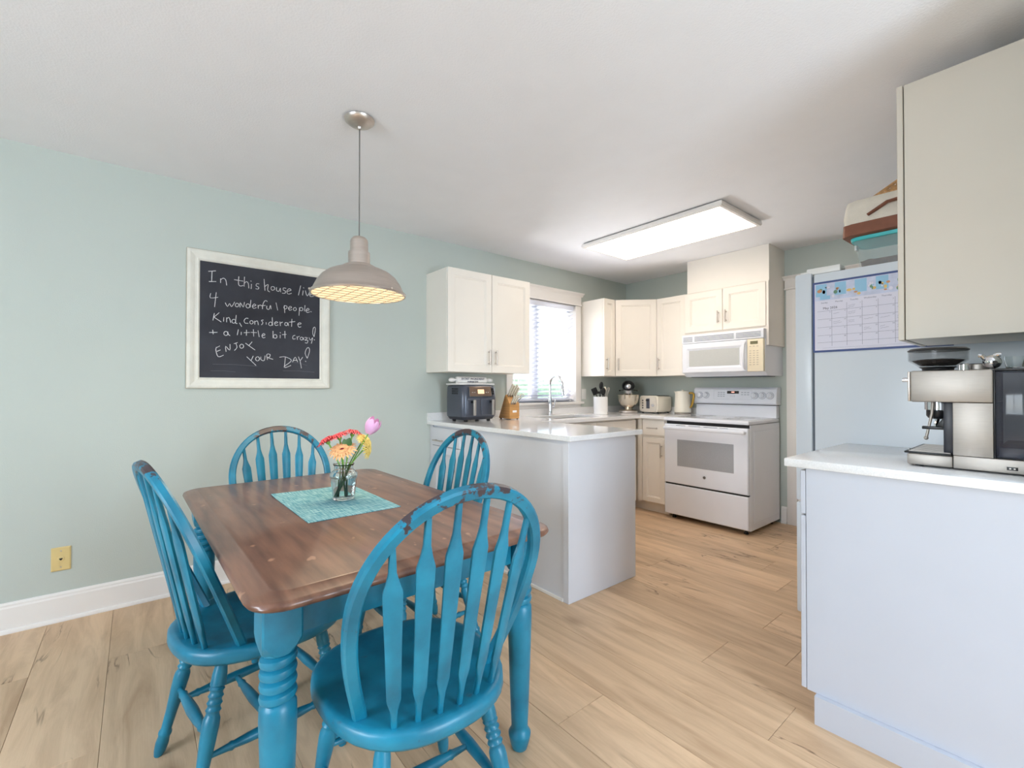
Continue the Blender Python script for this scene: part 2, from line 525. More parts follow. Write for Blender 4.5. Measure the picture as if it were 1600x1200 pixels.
# ------------------------------------------------------------------ mesh building
class MB:
    def __init__(self):
        self.v = []
        self.f = []

    def _add(self, vs, fs, M=None):
        b = len(self.v)
        for p in vs:
            p = Vector(p)
            if M is not None:
                p = M @ p
            self.v.append(p)
        self.f += [tuple(b + i for i in q) for q in fs]

    def box(self, x0, x1, y0, y1, z0, z1, M=None):
        vs = [(x0, y0, z0), (x1, y0, z0), (x1, y1, z0), (x0, y1, z0), (x0, y0, z1), (x1, y0, z1), (x1, y1, z1), (x0, y1, z1)]
        fs = [(0, 3, 2, 1), (4, 5, 6, 7), (0, 1, 5, 4), (1, 2, 6, 5), (2, 3, 7, 6), (3, 0, 4, 7)]
        self._add(vs, fs, M)
        return self

    def lathe(self, prof, seg=24, M=None, cap=True):
        vs = []
        fs = []
        for (r, z) in prof:
            for k in range(seg):
                a = 2 * math.pi * k / seg
                vs.append((r * math.cos(a), r * math.sin(a), z))
        for i in range(len(prof) - 1):
            for k in range(seg):
                k2 = (k + 1) % seg
                fs.append((i * seg + k, i * seg + k2, (i + 1) * seg + k2, (i + 1) * seg + k))
        if cap:
            fs.append(tuple(reversed(range(seg))))
            n0 = (len(prof) - 1) * seg
            fs.append(tuple(n0 + k for k in range(seg)))
        self._add(vs, fs, M)
        return self

    def sweep(self, pts, sec, nrm=None, closed=False, cap=True, M=None):
        """sec: list of (a,b) per point or one list; a along side axis, b along normal"""
        pts = [Vector(p) for p in pts]
        n = len(pts)
        secs = sec if isinstance(sec[0][0], (list, tuple)) else [sec] * n
        m = len(secs[0])
        vs = []
        N = Vector(nrm) if nrm is not None else None
        prevN = None
        for i, p in enumerate(pts):
            if closed:
                t = pts[(i + 1) % n] - pts[(i - 1) % n]
            else:
                t = pts[min(i + 1, n - 1)] - pts[max(i - 1, 0)]
            t.normalize()
            if N is not None:
                nn = (N - t * N.dot(t)).normalized()
            else:
                if prevN is None:
                    ref = Vector((0, 0, 1)) if abs(t.z) < 0.9 else Vector((1, 0, 0))
                    nn = (ref - t * ref.dot(t)).normalized()
                else:
                    nn = (prevN - t * prevN.dot(t)).normalized()
                prevN = nn
            s = t.cross(nn)
            for (a, b) in secs[i]:
                vs.append(p + s * a + nn * b)
        fs = []
        rng = n if closed else n - 1
        for i in range(rng):
            j = (i + 1) % n
            for k in range(m):
                k2 = (k + 1) % m
                fs.append((i * m + k, i * m + k2, j * m + k2, j * m + k))
        if cap and not closed:
            fs.append(tuple(reversed(range(m))))
            fs.append(tuple((n - 1) * m + k for k in range(m)))
        self._add(vs, fs, M)
        return self

    def tube(self, pts, r, seg=10, closed=False, M=None, flat=1.0, nrm=None):
        n = len(pts)
        rs = r if isinstance(r, (list, tuple)) else [r] * n
        secs = [[(q * math.cos(2 * math.pi * k / seg), q * flat * math.sin(2 * math.pi * k / seg)) for k in range(seg)] for q in rs]
        return self.sweep(pts, secs, nrm=nrm, closed=closed, M=M)

    def cyl(self, p0, p1, r0, r1=None, seg=20, M=None):
        return self.tube([p0, p1], [r0, r0 if r1 is None else r1], seg, M=M)

    def prism(self, poly, d0, d1, axis='z', M=None):
        """poly in the plane perpendicular to axis: z->(x,y), y->(x,z), x->(y,z)"""
        def P(a, b, d):
            return {'z': (a, b, d), 'y': (a, d, b), 'x': (d, a, b)}[axis]
        n = len(poly)
        vs = [P(a, b, d0) for a, b in poly] + [P(a, b, d1) for a, b in poly]
        fs = [tuple(range(n)), tuple(reversed(range(n, 2 * n)))]
        for k in range(n):
            k2 = (k + 1) % n
            fs.append((k, k + n, k2 + n, k2))
        self._add(vs, fs, M)
        return self

    def loops(self, rings, M=None, cap=True):
        """skin between rings of equal length (each a list of 3d points)"""
        m = len(rings[0])
        vs = [p for r in rings for p in r]
        fs = []
        for i in range(len(rings) - 1):
            for k in range(m):
                k2 = (k + 1) % m
                fs.append((i * m + k, i * m + k2, (i + 1) * m + k2, (i + 1) * m + k))
        if cap:
            fs.append(tuple(reversed(range(m))))
            fs.append(tuple((len(rings) - 1) * m + k for k in range(m)))
        self._add(vs, fs, M)
        return self

    def ball(self, c, r, seg=12, rings=8, sz=1.0, M=None):
        prof = []
        for i in range(rings + 1):
            a = -math.pi / 2 + math.pi * i / rings
            prof.append((max(r * math.cos(a), 1e-4), r * sz * math.sin(a)))
        T = Matrix.Translation(Vector(c))
        self.lathe(prof, seg, (M @ T) if M is not None else T)
        return self

    def build(self, name, material, parent=None, bevel=0.0, bseg=2, smooth=True, sharp=38, label=None, kind=None):
        me = bpy.data.meshes.new(name)
        bm = bmesh.new()
        vv = [bm.verts.new(p) for p in self.v]
        for q in self.f:
            try:
                bm.faces.new([vv[i] for i in q])
            except ValueError:
                pass
        bmesh.ops.recalc_face_normals(bm, faces=bm.faces)
        if bevel > 0:
            es = [e for e in bm.edges if len(e.link_faces) == 2 and e.calc_face_angle(0) > R(35)]
            bmesh.ops.bevel(bm, geom=es, offset=bevel, offset_type='OFFSET', segments=bseg, profile=0.5,
                            affect='EDGES', clamp_overlap=True)
        if smooth:
            for f in bm.faces:
                f.smooth = True
            for e in bm.edges:
                if len(e.link_faces) == 2 and e.calc_face_angle(0) > R(sharp):
                    e.smooth = False
        bm.to_mesh(me)
        bm.free()
        me.materials.append(material)
        o = bpy.data.objects.new(name, me)
        COL.objects.link(o)
        if parent is not None:
            o.parent = parent
        if label:
            o['label'] = label
        if kind:
            o['kind'] = kind
        return o


def thing(name, label, cat, loc=(0, 0, 0), rz=0.0, group=None):
    o = bpy.data.objects.new(name, None)
    o.empty_display_size = 0.05
    COL.objects.link(o)
    o.location = loc
    o.rotation_euler = (0, 0, rz)
    o['label'] = label
    o['category'] = cat
    if group:
        o['group'] = group
    return o


def tag(o, label, cat, group=None):
    o['label'] = label
    o['category'] = cat
    if group:
        o['group'] = group
    return o


def struct(name, parts=None):
    o = bpy.data.objects.new(name, None)
    COL.objects.link(o)
    o['kind'] = 'structure'
    return o


def kids(o):
    return [c for c in COL.objects if c.parent == o]


def copy_tree(o, parent=None):
    c = o.copy()
    COL.objects.link(c)
    if parent is not None:
        c.parent = parent
    for ch in kids(o):
        copy_tree(ch, c)
    return c


def text_mesh(name, s, size, material, parent, M, extrude=0.0004, align='CENTER'):
    cu = bpy.data.curves.new(name, 'FONT')
    cu.body = s
    cu.size = size
    cu.extrude = extrude
    cu.align_x = align
    cu.align_y = 'CENTER'
    cu.resolution_u = 2
    t = bpy.data.objects.new(name, cu)
    COL.objects.link(t)
    dg = bpy.context.evaluated_depsgraph_get()
    me = bpy.data.meshes.new_from_object(t.evaluated_get(dg))
    bpy.data.objects.remove(t)
    me.transform(M)
    me.materials.clear()
    me.materials.append(material)
    o = bpy.data.objects.new(name, me)
    COL.objects.link(o)
    o.parent = parent
    return o


def frame_M(origin, xdir, zdir=(0, 0, 1)):
    """matrix whose local x = xdir, local y = zdir (text up), local z = outwards"""
    x = Vector(xdir).normalized()
    y = Vector(zdir).normalized()
    z = x.cross(y)
    m = Matrix.Identity(4)
    for i in range(3):
        m[i][0] = x[i]
        m[i][1] = y[i]
        m[i][2] = z[i]
        m[i][3] = origin[i]
    return m


MX = frame_M((0, 0, 0), (0, 1, 0), (0, 0, 1))  # not moved: text facing +x
YB = 4.449   # back wall
H = 2.417    # ceiling
CT = 0.933   # worktop height


# ================================================================== STRUCTURE
fl = MB().box(-0.15, 5.55, -2.75, 4.6, -0.08, -0.006).build('floor', M_subfloor, kind='structure', smooth=False)
PW = 0.25
PL = 1.52
G = 0.0006


def plank_mesh(L, W):
    me_o = MB().box(G, L - G, G, W - G, -0.006, 0.0).build('plank', M_plank, fl, bevel=0.0008, bseg=1, smooth=False)
    return me_o


full = None
row0 = -0.085 - 11 * PW
rows = int((4.449 - row0) / PW) + 1
for r_ in range(rows):
    y0 = row0 + r_ * PW
    y1 = min(y0 + PW, 4.449)
    if y1 < -2.6:
        continue
    if abs(y0 - (-0.085)) < 0.01:
        start = 0.607 - PL
    elif abs(y0 - 1.915) < 0.01:
        start = 2.275 - 2 * PL
    else:
        start = -((r_ * 0.613 + 0.21 * (r_ % 3)) % PL)
    x = start
    while x < 5.4:
        a, b = max(x, 0.0), min(x + PL, 5.4)
        if b - a > 0.03:
            whole = (b - a) > PL - 1e-4 and (y1 - y0) > PW - 1e-4
            if whole and full is not None:
                o = full.copy()
                COL.objects.link(o)
                o.parent = fl
            else:
                o = plank_mesh(b - a, y1 - y0)
                if whole:
                    full = o
            o.location = (a, y0, 0.0)
        x += PL

MB().box(-0.15, 5.55, -2.75, 4.6, H, H + 0.12).build('ceiling', M_ceil, kind='structure', smooth=False)
# window opening in the left wall
WY0, WY1, WZ0, WZ1 = 2.705, 3.575, 1.055, 2.062
w = MB()
w.box(-0.15, 0, -2.75, WY0, 0, H).box(-0.15, 0, WY1, 4.6, 0, H)
w.box(-0.15, 0, WY0, WY1, 0, WZ0).box(-0.15, 0, WY0, WY1, WZ1, H)
w.build('wall_left', M_wall, kind='structure', smooth=False)
w = MB()
w.box(0, 1.90, YB, YB + 0.15, 0, H).box(1.90, 2.72, YB, YB + 0.15, 2.06, H).box(2.72, 3.45, YB, YB + 0.15, 0, H)
w.build('wall_back', M_wall, kind='structure', smooth=False)
MB().box(3.33, 3.45, 1.88, YB, 0, H).build('wall_right', M_wall, kind='structure', smooth=False)
MB().box(3.45, 5.4, 1.88, 2.0, 0, H).build('wall_return', M_wall, kind='structure', smooth=False)
w = MB()
w.box(5.4, 5.55, -2.75, 0.6, 0, H).box(5.4, 5.55, 1.75, 2.0, 0, H).box(5.4, 5.55, 0.6, 1.75, 0, 0.45).box(5.4, 5.55, 0.6, 1.75, 2.15, H)
w.build('wall_side', M_wall, kind='structure', smooth=False)
w = MB()
w.box(0, 1.7, -2.75, -2.6, 0, H).box(3.3, 5.4, -2.75, -2.6, 0, H).box(1.7, 3.3, -2.75, -2.6, 0, 0.9).box(1.7, 3.3, -2.75, -2.6, 2.1, H)
w.build('wall_front', M_wall, kind='structure', smooth=False)


def base_profile(mb, a, b, axis, wallpos, out, h=0.147):
    """baseboard from a to b along axis, with a moulded top and a shoe at the floor"""
    prof = [(0, 0), (0.026, 0), (0.027, 0.006), (0.024, 0.017), (0.016, 0.02), (0.0155, h - 0.026), (0.012, h - 0.018), (0.012, h - 0.01), (0.006, h), (0, h)]
    rings = []
    for t in (a, b):
        ring = []
        for (d, z) in prof:
            p = wallpos + out * d
            ring.append((p, t, z) if axis == 'y' else (t, p, z))
        rings.append(ring)
    mb.loops(rings)


mb = MB(); base_profile(mb, -2.6, 1.845, 'y', 0.0, 1)
mb.build('baseboard_left', M_trim, kind='structure', smooth=False)
mb = MB(); base_profile(mb, 1.67, 1.716, 'x', YB, -1)
mb.build('baseboard_back', M_trim, kind='structure', smooth=False)
mb = MB(); base_profile(mb, 3.46, 5.39, 'x', 1.88, -1)
mb.build('baseboard_return', M_trim, kind='structure', smooth=False)

# ---- kitchen window
win = struct('window_1')
WX = 0.02
MB().box(0.0, WX, WY0 - 0.068, WY0 + 0.008, 1.035, WZ1).build('casing', M_trim, win, bevel=0.003)
MB().box(0.0, WX, WY1 - 0.008, WY1 + 0.072, 1.035, WZ1).build('casing', M_trim, win, bevel=0.003)
MB().box(0.0, WX + 0.004, WY0 - 0.068, WY1 + 0.072, WZ1, 2.165).build('head_board', M_trim, win, bevel=0.003)
MB().box(0.0, WX + 0.012, WY0 - 0.074, WY1 + 0.078, WZ1, WZ1 + 0.014).build('bead', M_trim, win, bevel=0.004)
cr_ = [(0, 2.160), (WX + 0.006, 2.160), (WX + 0.012, 2.172), (WX + 0.03, 2.186), (WX + 0.034, 2.194), (0, 2.194)]
mb = MB(); mb.prism([(d, z) for d, z in cr_], WY0 - 0.09, WY1 + 0.094, 'y'); mb.build('crown', M_trim, win, smooth=False)
MB().box(-0.14, 0.045, WY0 - 0.09, WY1 + 0.095, 1.032, 1.055).build('sill_board', M_trim, win, bevel=0.004)
MB().box(0.0, 0.016, WY0 - 0.068, WY1 + 0.072, 0.999, 1.032).build('apron', M_trim, win, bevel=0.002)
# reveals and vinyl frame
rv = MB()
rv.box(-0.15, 0, WY0 - 0.001, WY0 + 0.008, WZ0, WZ1).box(-0.15, 0, WY1 - 0.008, WY1 + 0.001, WZ0, WZ1).box(-0.15, 0, WY0, WY1, WZ1 - 0.008, WZ1 + 0.001)
rv.build('reveal', M_trim, win, smooth=False)
fr = MB()
for (a, b, c, d) in ((WY0 + .008, WY0 + .055, WZ0, WZ1), (WY1 - .055, WY1 - .008, WZ0, WZ1), (WY0 + .055, WY1 - .055, WZ0, WZ0 + .045), (WY0 + .055, WY1 - .055, WZ1 - .05, WZ1 - .008)):
    fr.box(-0.12, -0.075, a, b, c, d)
fr.build('frame', M_vinyl, win, bevel=0.003)
MB().box(-0.115, -0.07, 3.015, 3.105, WZ0 + .045, WZ1 - .05).build('mullion', M_vinyl, win, bevel=0.003)
MB().box(-0.10, -0.095, WY0 + .055, 3.015, WZ0 + .045, WZ1 - .05).build('pane', M_pane, win, smooth=False)
MB().box(-0.10, -0.095, 3.105, WY1 - .055, WZ0 + .045, WZ1 - .05).build('pane', M_pane, win, smooth=False)

# ---- blind in front of it
bl = thing('window_blind', 'white horizontal slat blind hanging in the kitchen window above the sink', 'blind', (-0.035, 3.14, WZ0 + 0.01))
b0, b1 = WY0 + 0.014 - 3.14, WY1 - 0.014 - 3.14
MB().box(-0.028, 0.03, b0, b1, 0.945, 0.996).build('headrail', M_blind, bl, bevel=0.003)
MB().box(-0.024, 0.024, b0, b1, 0.006, 0.02).build('bottom_rail', M_blind, bl, bevel=0.004)
s0 = None
for k in range(21):
    z = 0.056 + k * 0.0425
    if s0 is None:
        mb = MB()
        sec = [(-0.024, 0.0), (-0.012, 0.0028), (0.0, 0.004), (0.012, 0.0028), (0.024, 0.0), (0.012, 0.0004), (0, 0.0014), (-0.012, 0.0004)]
        mb.sweep([(0, b0, 0), (0, b1, 0)], sec, nrm=(0, 0, 1))
        s = mb.build('slat', M_blind, bl)
        s0 = s
    else:
        s = s0.copy()
        COL.objects.link(s)
        s.parent = bl
    s.location = (0, 0, z)
    s.rotation_euler = (0, R(-20), 0)
for yy in (2.80 - 3.14, 3.46 - 3.14):
    mb = MB()
    mb.box(0.0255, 0.0265, yy - .0016, yy + .0016, 0.02, 0.95).box(-0.0265, -0.0255, yy - .0016, yy + .0016, 0.02, 0.95)
    mb.build('ladder_cord', M_vinyl, bl, smooth=False)
MB().cyl((0.034, 3.10 - 3.14, 0.16), (0.034, 3.10 - 3.14, 0.95), 0.0018, seg=6).ball((0.034, 3.10 - 3.14, 0.15), 0.007, 8, 6, 1.6).build('pull_cord', M_vinyl, bl)

# ---- garden beyond the glass
tag(MB().box(-14, -0.2, -6, 12, -0.9, -0.8).build('lawn', M_lawn, smooth=False), 'green garden lawn outside behind the blind of the kitchen window', 'lawn')
hd = MB()
rings = []
rr_ = random.Random(3)
for i in range(41):
    y = -4 + i * 0.4
    ring = []
    for k in range(9):
        a = math.pi * k / 8
        ring.append((-7.0 - 0.7 * math.cos(a) + rr_.uniform(-.1, .1), y, -0.79 + 2.35 * math.sin(a) ** 0.5 + (rr_.uniform(-.08, .08) if 0 < k < 8 else 0)))
    rings.append(ring)
hd.loops(rings)
tag(hd.build('hedge', M_hedge), 'pale green hedge outside seen through the kitchen window blind', 'hedge')

# ---- door in the back wall beside the range
dr = struct('door_1')
MB().box(1.72, 1.80, YB - 0.02, YB, 0, 2.06).build('casing', M_trim, dr, bevel=0.003)
MB().box(2.82, 2.90, YB - 0.02, YB, 0, 2.06).build('casing', M_trim, dr, bevel=0.003)
MB().box(1.712, 2.908, YB - 0.024, YB, 2.075, 2.15).build('head_board', M_trim, dr, bevel=0.003)
MB().box(1.706, 2.914, YB - 0.03, YB, 2.06, 2.075).build('bead', M_trim, dr, bevel=0.004)
MB().prism([(YB, 2.145), (YB - 0.026, 2.145), (YB - 0.032, 2.156), (YB - 0.05, 2.17), (YB - 0.054, 2.178), (YB, 2.178)], 1.695, 2.925, 'x').build('crown', M_trim, dr, smooth=False)
MB().box(1.80, 1.90, YB - 0.004, YB + 0.1, 0, 2.06).build('jamb', M_trim, dr, smooth=False)
MB().box(2.72, 2.82, YB - 0.004, YB + 0.1, 0, 2.06).build('jamb', M_trim, dr, smooth=False)
d_ = MB().box(1.90, 2.72, YB + 0.03, YB + 0.07, 0.005, 2.06).build('door_panel', M_trim, dr, smooth=False)

# ---- windows behind the camera
for (nm, ax, c0, c1, z0, z1, pos, nmul) in (('window_2', 'x', 1.7, 3.3, 0.9, 2.1, -2.70, 2), ('window_3', 'y', 0.6, 1.75, 0.45, 2.15, 5.45, 2)):
    wo = struct(nm)

    def bx(a, b, z0_, z1_, d0, d1):
        m_ = MB()
        if ax == 'x':
            m_.box(a, b, pos + d0, pos + d1, z0_, z1_)
        else:
            m_.box(pos + d0, pos + d1, a, b, z0_, z1_)
        return m_
    bx(c0, c0 + .06, z0, z1, -.02, .05).build('frame', M_vinyl, wo, smooth=False)
    bx(c1 - .06, c1, z0, z1, -.02, .05).build('frame', M_vinyl, wo, smooth=False)
    bx(c0 + .06, c1 - .06, z0, z0 + .06, -.02, .05).build('frame', M_vinyl, wo, smooth=False)
    bx(c0 + .06, c1 - .06, z1 - .06, z1, -.02, .05).build('frame', M_vinyl, wo, smooth=False)
    wdt = (c1 - c0) / nmul
    for k in range(1, nmul):
        bx(c0 + wdt * k - .03, c0 + wdt * k + .03, z0 + .06, z1 - .06, -.02, .05).build('mullion', M_vinyl, wo, smooth=False)


# ================================================================== CABINETS
def face_M(origin, right, out):
    x = Vector(right).normalized()
    o_ = Vector(out).normalized()
    m = Matrix.Identity(4)
    for i in range(3):
        m[i][0] = x[i]
        m[i][1] = -o_[i]
        m[i][2] = (0, 0, 1)[i]
        m[i][3] = origin[i]
    return m


def shaker(parent, M, w, h, material=None, name='door', t=0.02, stile=0.056, handle=None, hl=0.125, hlabel=None):
    """door or drawer front; handle = (x, z, 'v' or 'h')"""
    material = material or M_cab
    def rg(i, y):
        return [(i, y, i), (w - i, y, i), (w - i, y, h - i), (i, y, h - i)]
    mb = MB()
    rr2 = [rg(0.0, 0.0), rg(0.0, -t + .002), rg(0.002, -t)]
    if stile:
        rr2 += [rg(stile, -t), rg(stile + .003, -t + .004), rg(stile + .009, -t + .0045), rg(stile + .012, -t + .009)]
    mb.loops(rr2, M=M)
    d = mb.build(name, material, parent, smooth=False)
    if handle:
        hx, hz, o_ = handle
        hb = MB()
        if o_ == 'v':
            a, b = (hx, -t - .028, hz - hl / 2), (hx, -t - .028, hz + hl / 2)
            posts = [(hx, hz - hl * .36), (hx, hz + hl * .36)]
        else:
            a, b = (hx - hl / 2, -t - .028, hz), (hx + hl / 2, -t - .028, hz)
            posts = [(hx - hl * .36, hz), (hx + hl * .36, hz)]
        hb.cyl(a, b, 0.0055, seg=10, M=M)
        for (px, pz) in posts:
            hb.cyl((px, -t - .028, pz), (px, -t, pz), 0.0045, seg=8, M=M)
        hb.build('handle', M_nickel, d)
    return d


def to_local(loc):
    return Matrix.Translation(-Vector(loc))


# -- double wall cabinet left of the window
L = (0.16, 2.23, 1.32)
t = thing('wall_cabinet', 'double-door white wall cabinet above the dark air fryer, left of the kitchen window', 'cabinet', L)
T_ = to_local(L)
MB().box(0.001, 0.312, 1.815, 2.645, 1.32, 2.116, M=T_).build('body', M_cab, t, bevel=0.0015, bseg=1, smooth=False)
shaker(t, T_ @ face_M((0.313, 1.817, 1.321), (0, 1, 0), (1, 0, 0)), 0.411, 0.794, handle=(0.379, 0.12, 'v'))
shaker(t, T_ @ face_M((0.313, 2.232, 1.321), (0, 1, 0), (1, 0, 0)), 0.411, 0.794, handle=(0.032, 0.12, 'v'))

# -- corner wall cabinets
L = (0.15, 3.76, 1.32)
t = thing('wall_cabinet', 'narrow white wall cabinet just right of the window, above the utensil crock', 'cabinet', L)
T_ = to_local(L)
MB().box(0.001, 0.292, 3.668, 3.845, 1.32, 2.112, M=T_).build('body', M_cab, t, bevel=0.0015, bseg=1, smooth=False)
shaker(t, T_ @ face_M((0.293, 3.670, 1.321), (0, 1, 0), (1, 0, 0)), 0.172, 0.79, handle=(0.03, 0.12, 'v'), stile=.045)
L = (0.25, 4.2, 1.32)
t = thing('wall_cabinet', 'diagonal corner wall cabinet with one wide door above the stand mixer', 'cabinet', L)
T_ = to_local(L)
MB().prism([(0.001, 3.847), (0.292, 3.847), (0.603, 4.158), (0.603, YB - .001), (0.001, YB - .001)], 1.32, 2.112, 'z', M=T_).build('body', M_cab, t, smooth=False)
dl = math.sqrt(2)
shaker(t, T_ @ face_M((0.292 + .012, 3.847 + .010, 1.321), (1, 1, 0), (1, -1, 0)), 0.415, 0.79, handle=(0.028, 0.12, 'v'))
L = (0.76, 4.3, 1.32)
t = thing('wall_cabinet', 'single-door white wall cabinet above the toaster and kettle, left of the microwave', 'cabinet', L)
T_ = to_local(L)
MB().box(0.605, 0.938, 4.158, YB - .001, 1.32, 2.112, M=T_).build('body', M_cab, t, bevel=0.0015, bseg=1, smooth=False)
shaker(t, T_ @ face_M((0.612, 4.157, 1.321), (1, 0, 0), (0, -1, 0)), 0.322, 0.79, handle=(0.03, 0.12, 'v'))

# -- cabinet over the microwave with boxed chase to the ceiling
L = (1.32, 4.28, 1.725)
t = thing('wall_cabinet', 'short double-door cabinet over the microwave, boxed in up to the ceiling', 'cabinet', L)
T_ = to_local(L)
MB().box(0.941, 1.685, 4.122, YB - .001, 1.70, 2.105, M=T_).build('body', M_cab, t, smooth=False)
MB().box(0.963, 1.703, 4.118, YB - .001, 2.105, H - .001, M=T_).build('chase', M_cab, t, smooth=False)
MB().box(1.685, 1.703, 4.105, YB - .001, 1.56, 2.105, M=T_).build('side_panel', M_cab, t, smooth=False)
shaker(t, T_ @ face_M((0.945, 4.121, 1.725), (1, 0, 0), (0, -1, 0)), 0.366, 0.372, handle=(0.333, 0.12, 'v'), hl=.11)
shaker(t, T_ @ face_M((1.316, 4.121, 1.725), (1, 0, 0), (0, -1, 0)), 0.366, 0.372, handle=(0.033, 0.12, 'v'), hl=.11)

# -- base cabinets
# peninsula: body, dining side panel with a drawer and a cupboard at the wall end
L = (0.8, 2.15, 0.0)
pen = thing('peninsula_cabinet', 'white peninsula base with plain end panel between dining table and kitchen', 'cabinet', L)
T_ = to_local(L)
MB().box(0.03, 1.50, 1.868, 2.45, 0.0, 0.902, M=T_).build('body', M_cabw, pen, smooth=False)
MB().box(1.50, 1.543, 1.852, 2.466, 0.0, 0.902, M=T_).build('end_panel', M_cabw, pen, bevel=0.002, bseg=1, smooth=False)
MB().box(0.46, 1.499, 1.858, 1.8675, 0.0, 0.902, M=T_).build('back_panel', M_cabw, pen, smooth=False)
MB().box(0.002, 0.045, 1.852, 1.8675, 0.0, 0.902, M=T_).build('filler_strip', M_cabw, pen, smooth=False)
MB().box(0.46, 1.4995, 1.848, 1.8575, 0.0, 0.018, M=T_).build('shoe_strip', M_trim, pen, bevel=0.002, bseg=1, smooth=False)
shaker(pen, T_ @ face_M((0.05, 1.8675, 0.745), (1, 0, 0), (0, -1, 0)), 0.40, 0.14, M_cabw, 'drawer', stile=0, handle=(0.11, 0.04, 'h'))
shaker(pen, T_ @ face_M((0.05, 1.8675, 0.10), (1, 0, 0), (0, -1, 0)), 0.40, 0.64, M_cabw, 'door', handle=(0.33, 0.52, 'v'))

# sink run on the left wall
L = (0.3, 3.2, 0.0)
t = thing('base_cabinet', 'cream base cabinet below the sink, mostly hidden behind the peninsula', 'cabinet', L)
T_ = to_local(L)
mb = MB()
mb.box(0.001, 0.018, 2.47, 3.78, 0.1, 0.902, M=T_).box(0.56, 0.6, 2.47, 3.78, 0.1, 0.902, M=T_).box(0.018, 0.56, 2.47, 2.488, 0.1, 0.902, M=T_).box(0.018, 0.56, 3.76, 3.78, 0.1, 0.902, M=T_).box(0.018, 0.56, 2.488, 3.76, 0.1, 0.118, M=T_)
mb.build('body', M_cab, t, smooth=False)
MB().box(0.001, 0.54, 2.47, 3.78, 0.0, 0.1, M=T_).build('toe_kick', M_cab, t, smooth=False)
for (a, b) in ((2.60, 3.18), (3.185, 3.765)):
    shaker(t, T_ @ face_M((0.601, a, 0.745), (0, 1, 0), (1, 0, 0)), b - a, 0.142, name='drawer_front', stile=0)
    shaker(t, T_ @ face_M((0.601, a, 0.105), (0, 1, 0), (1, 0, 0)), b - a, 0.615, handle=((.53 if a < 3 else .05), 0.54, 'v'))
# back run left of the range
L = (0.75, 4.1, 0.0)
t = thing('base_cabinet', 'cream base cabinet with drawer over door, left of the white range', 'cabinet', L)
T_ = to_local(L)
MB().box(0.001, 0.90, 3.85, YB - .001, 0.1, 0.902, M=T_).build('body', M_cab, t, smooth=False)
MB().box(0.001, 0.90, 3.90, YB - .001, 0.0, 0.1, M=T_).build('toe_kick', M_cab, t, smooth=False)
MB().box(0.601, 0.645, 3.825, 3.85, 0.1, 0.902, M=T_).build('corner_filler', M_cab, t, smooth=False)
shaker(t, T_ @ face_M((0.652, 3.849, 0.745), (1, 0, 0), (0, -1, 0)), 0.243, 0.142, name='drawer', stile=0, handle=(0.12, 0.07, 'h'), hl=.11)
shaker(t, T_ @ face_M((0.652, 3.849, 0.105), (1, 0, 0), (0, -1, 0)), 0.243, 0.615, handle=(0.212, 0.5, 'v'), stile=.045)

# -- worktop, U shaped, with sink cut-out and upstand
wt = thing('countertop', 'glossy white quartz worktop wrapping from the peninsula past the sink to the range', 'countertop', (0.8, 2.15, 0.903))
T_ = to_local((0.8, 2.15, 0.903))
cb = MB()
z0, z1 = 0.9031, CT
SX0, SX1, SY0, SY1 = 0.145, 0.50, 2.78, 3.42
pz = []
# grid of rectangles sharing edges so that the slab reads as one piece
xs = [0.002, SX0, SX1, 0.645, 0.902, 1.585]
ys = [1.822, 2.485, SY0, SY1, 3.805, YB - .002]


def used(i, j):
    xm, ym = (xs[i] + xs[i + 1]) / 2, (ys[j] + ys[j + 1]) / 2
    if SX0 < xm < SX1 and SY0 < ym < SY1:
        return False
    if ym < 2.485:
        return True
    if xm < 0.645:
        return True
    return ym > 3.805 and xm < 0.902


vid = {}
vs, fs = [], []


def V(i, j, k):
    key = (i, j, k)
    if key not in vid:
        vid[key] = len(vs)
        vs.append((xs[i], ys[j], (z0, z1)[k]))
    return vid[key]


for i in range(5):
    for j in range(5):
        if not used(i, j):
            continue
        fs.append((V(i, j, 1), V(i + 1, j, 1), V(i + 1, j + 1, 1), V(i, j + 1, 1)))
        fs.append((V(i, j, 0), V(i, j + 1, 0), V(i + 1, j + 1, 0), V(i + 1, j, 0)))
        for (di, dj, a, b) in ((-1, 0, (i, j), (i, j + 1)), (1, 0, (i + 1, j), (i + 1, j + 1)), (0, -1, (i, j), (i + 1, j)), (0, 1, (i, j + 1), (i + 1, j + 1))):
            ii, jj = i + di, j + dj
            if 0 <= ii < 5 and 0 <= jj < 5 and used(ii, jj):
                continue
            fs.append((V(*a, 0), V(*b, 0), V(*b, 1), V(*a, 1)))
cb._add(vs, fs, T_)
cb.build('slab', M_quartz, wt, bevel=0.002, bseg=1, smooth=False)
ub = MB()
ub.box(0.001, 0.021, 1.822, YB - .001, CT + .0002, 0.997, M=T_).box(0.021, 0.902, YB - .021, YB - .001, CT + .0002, 0.997, M=T_)
ub.build('upstand', M_quartz, wt, smooth=False)

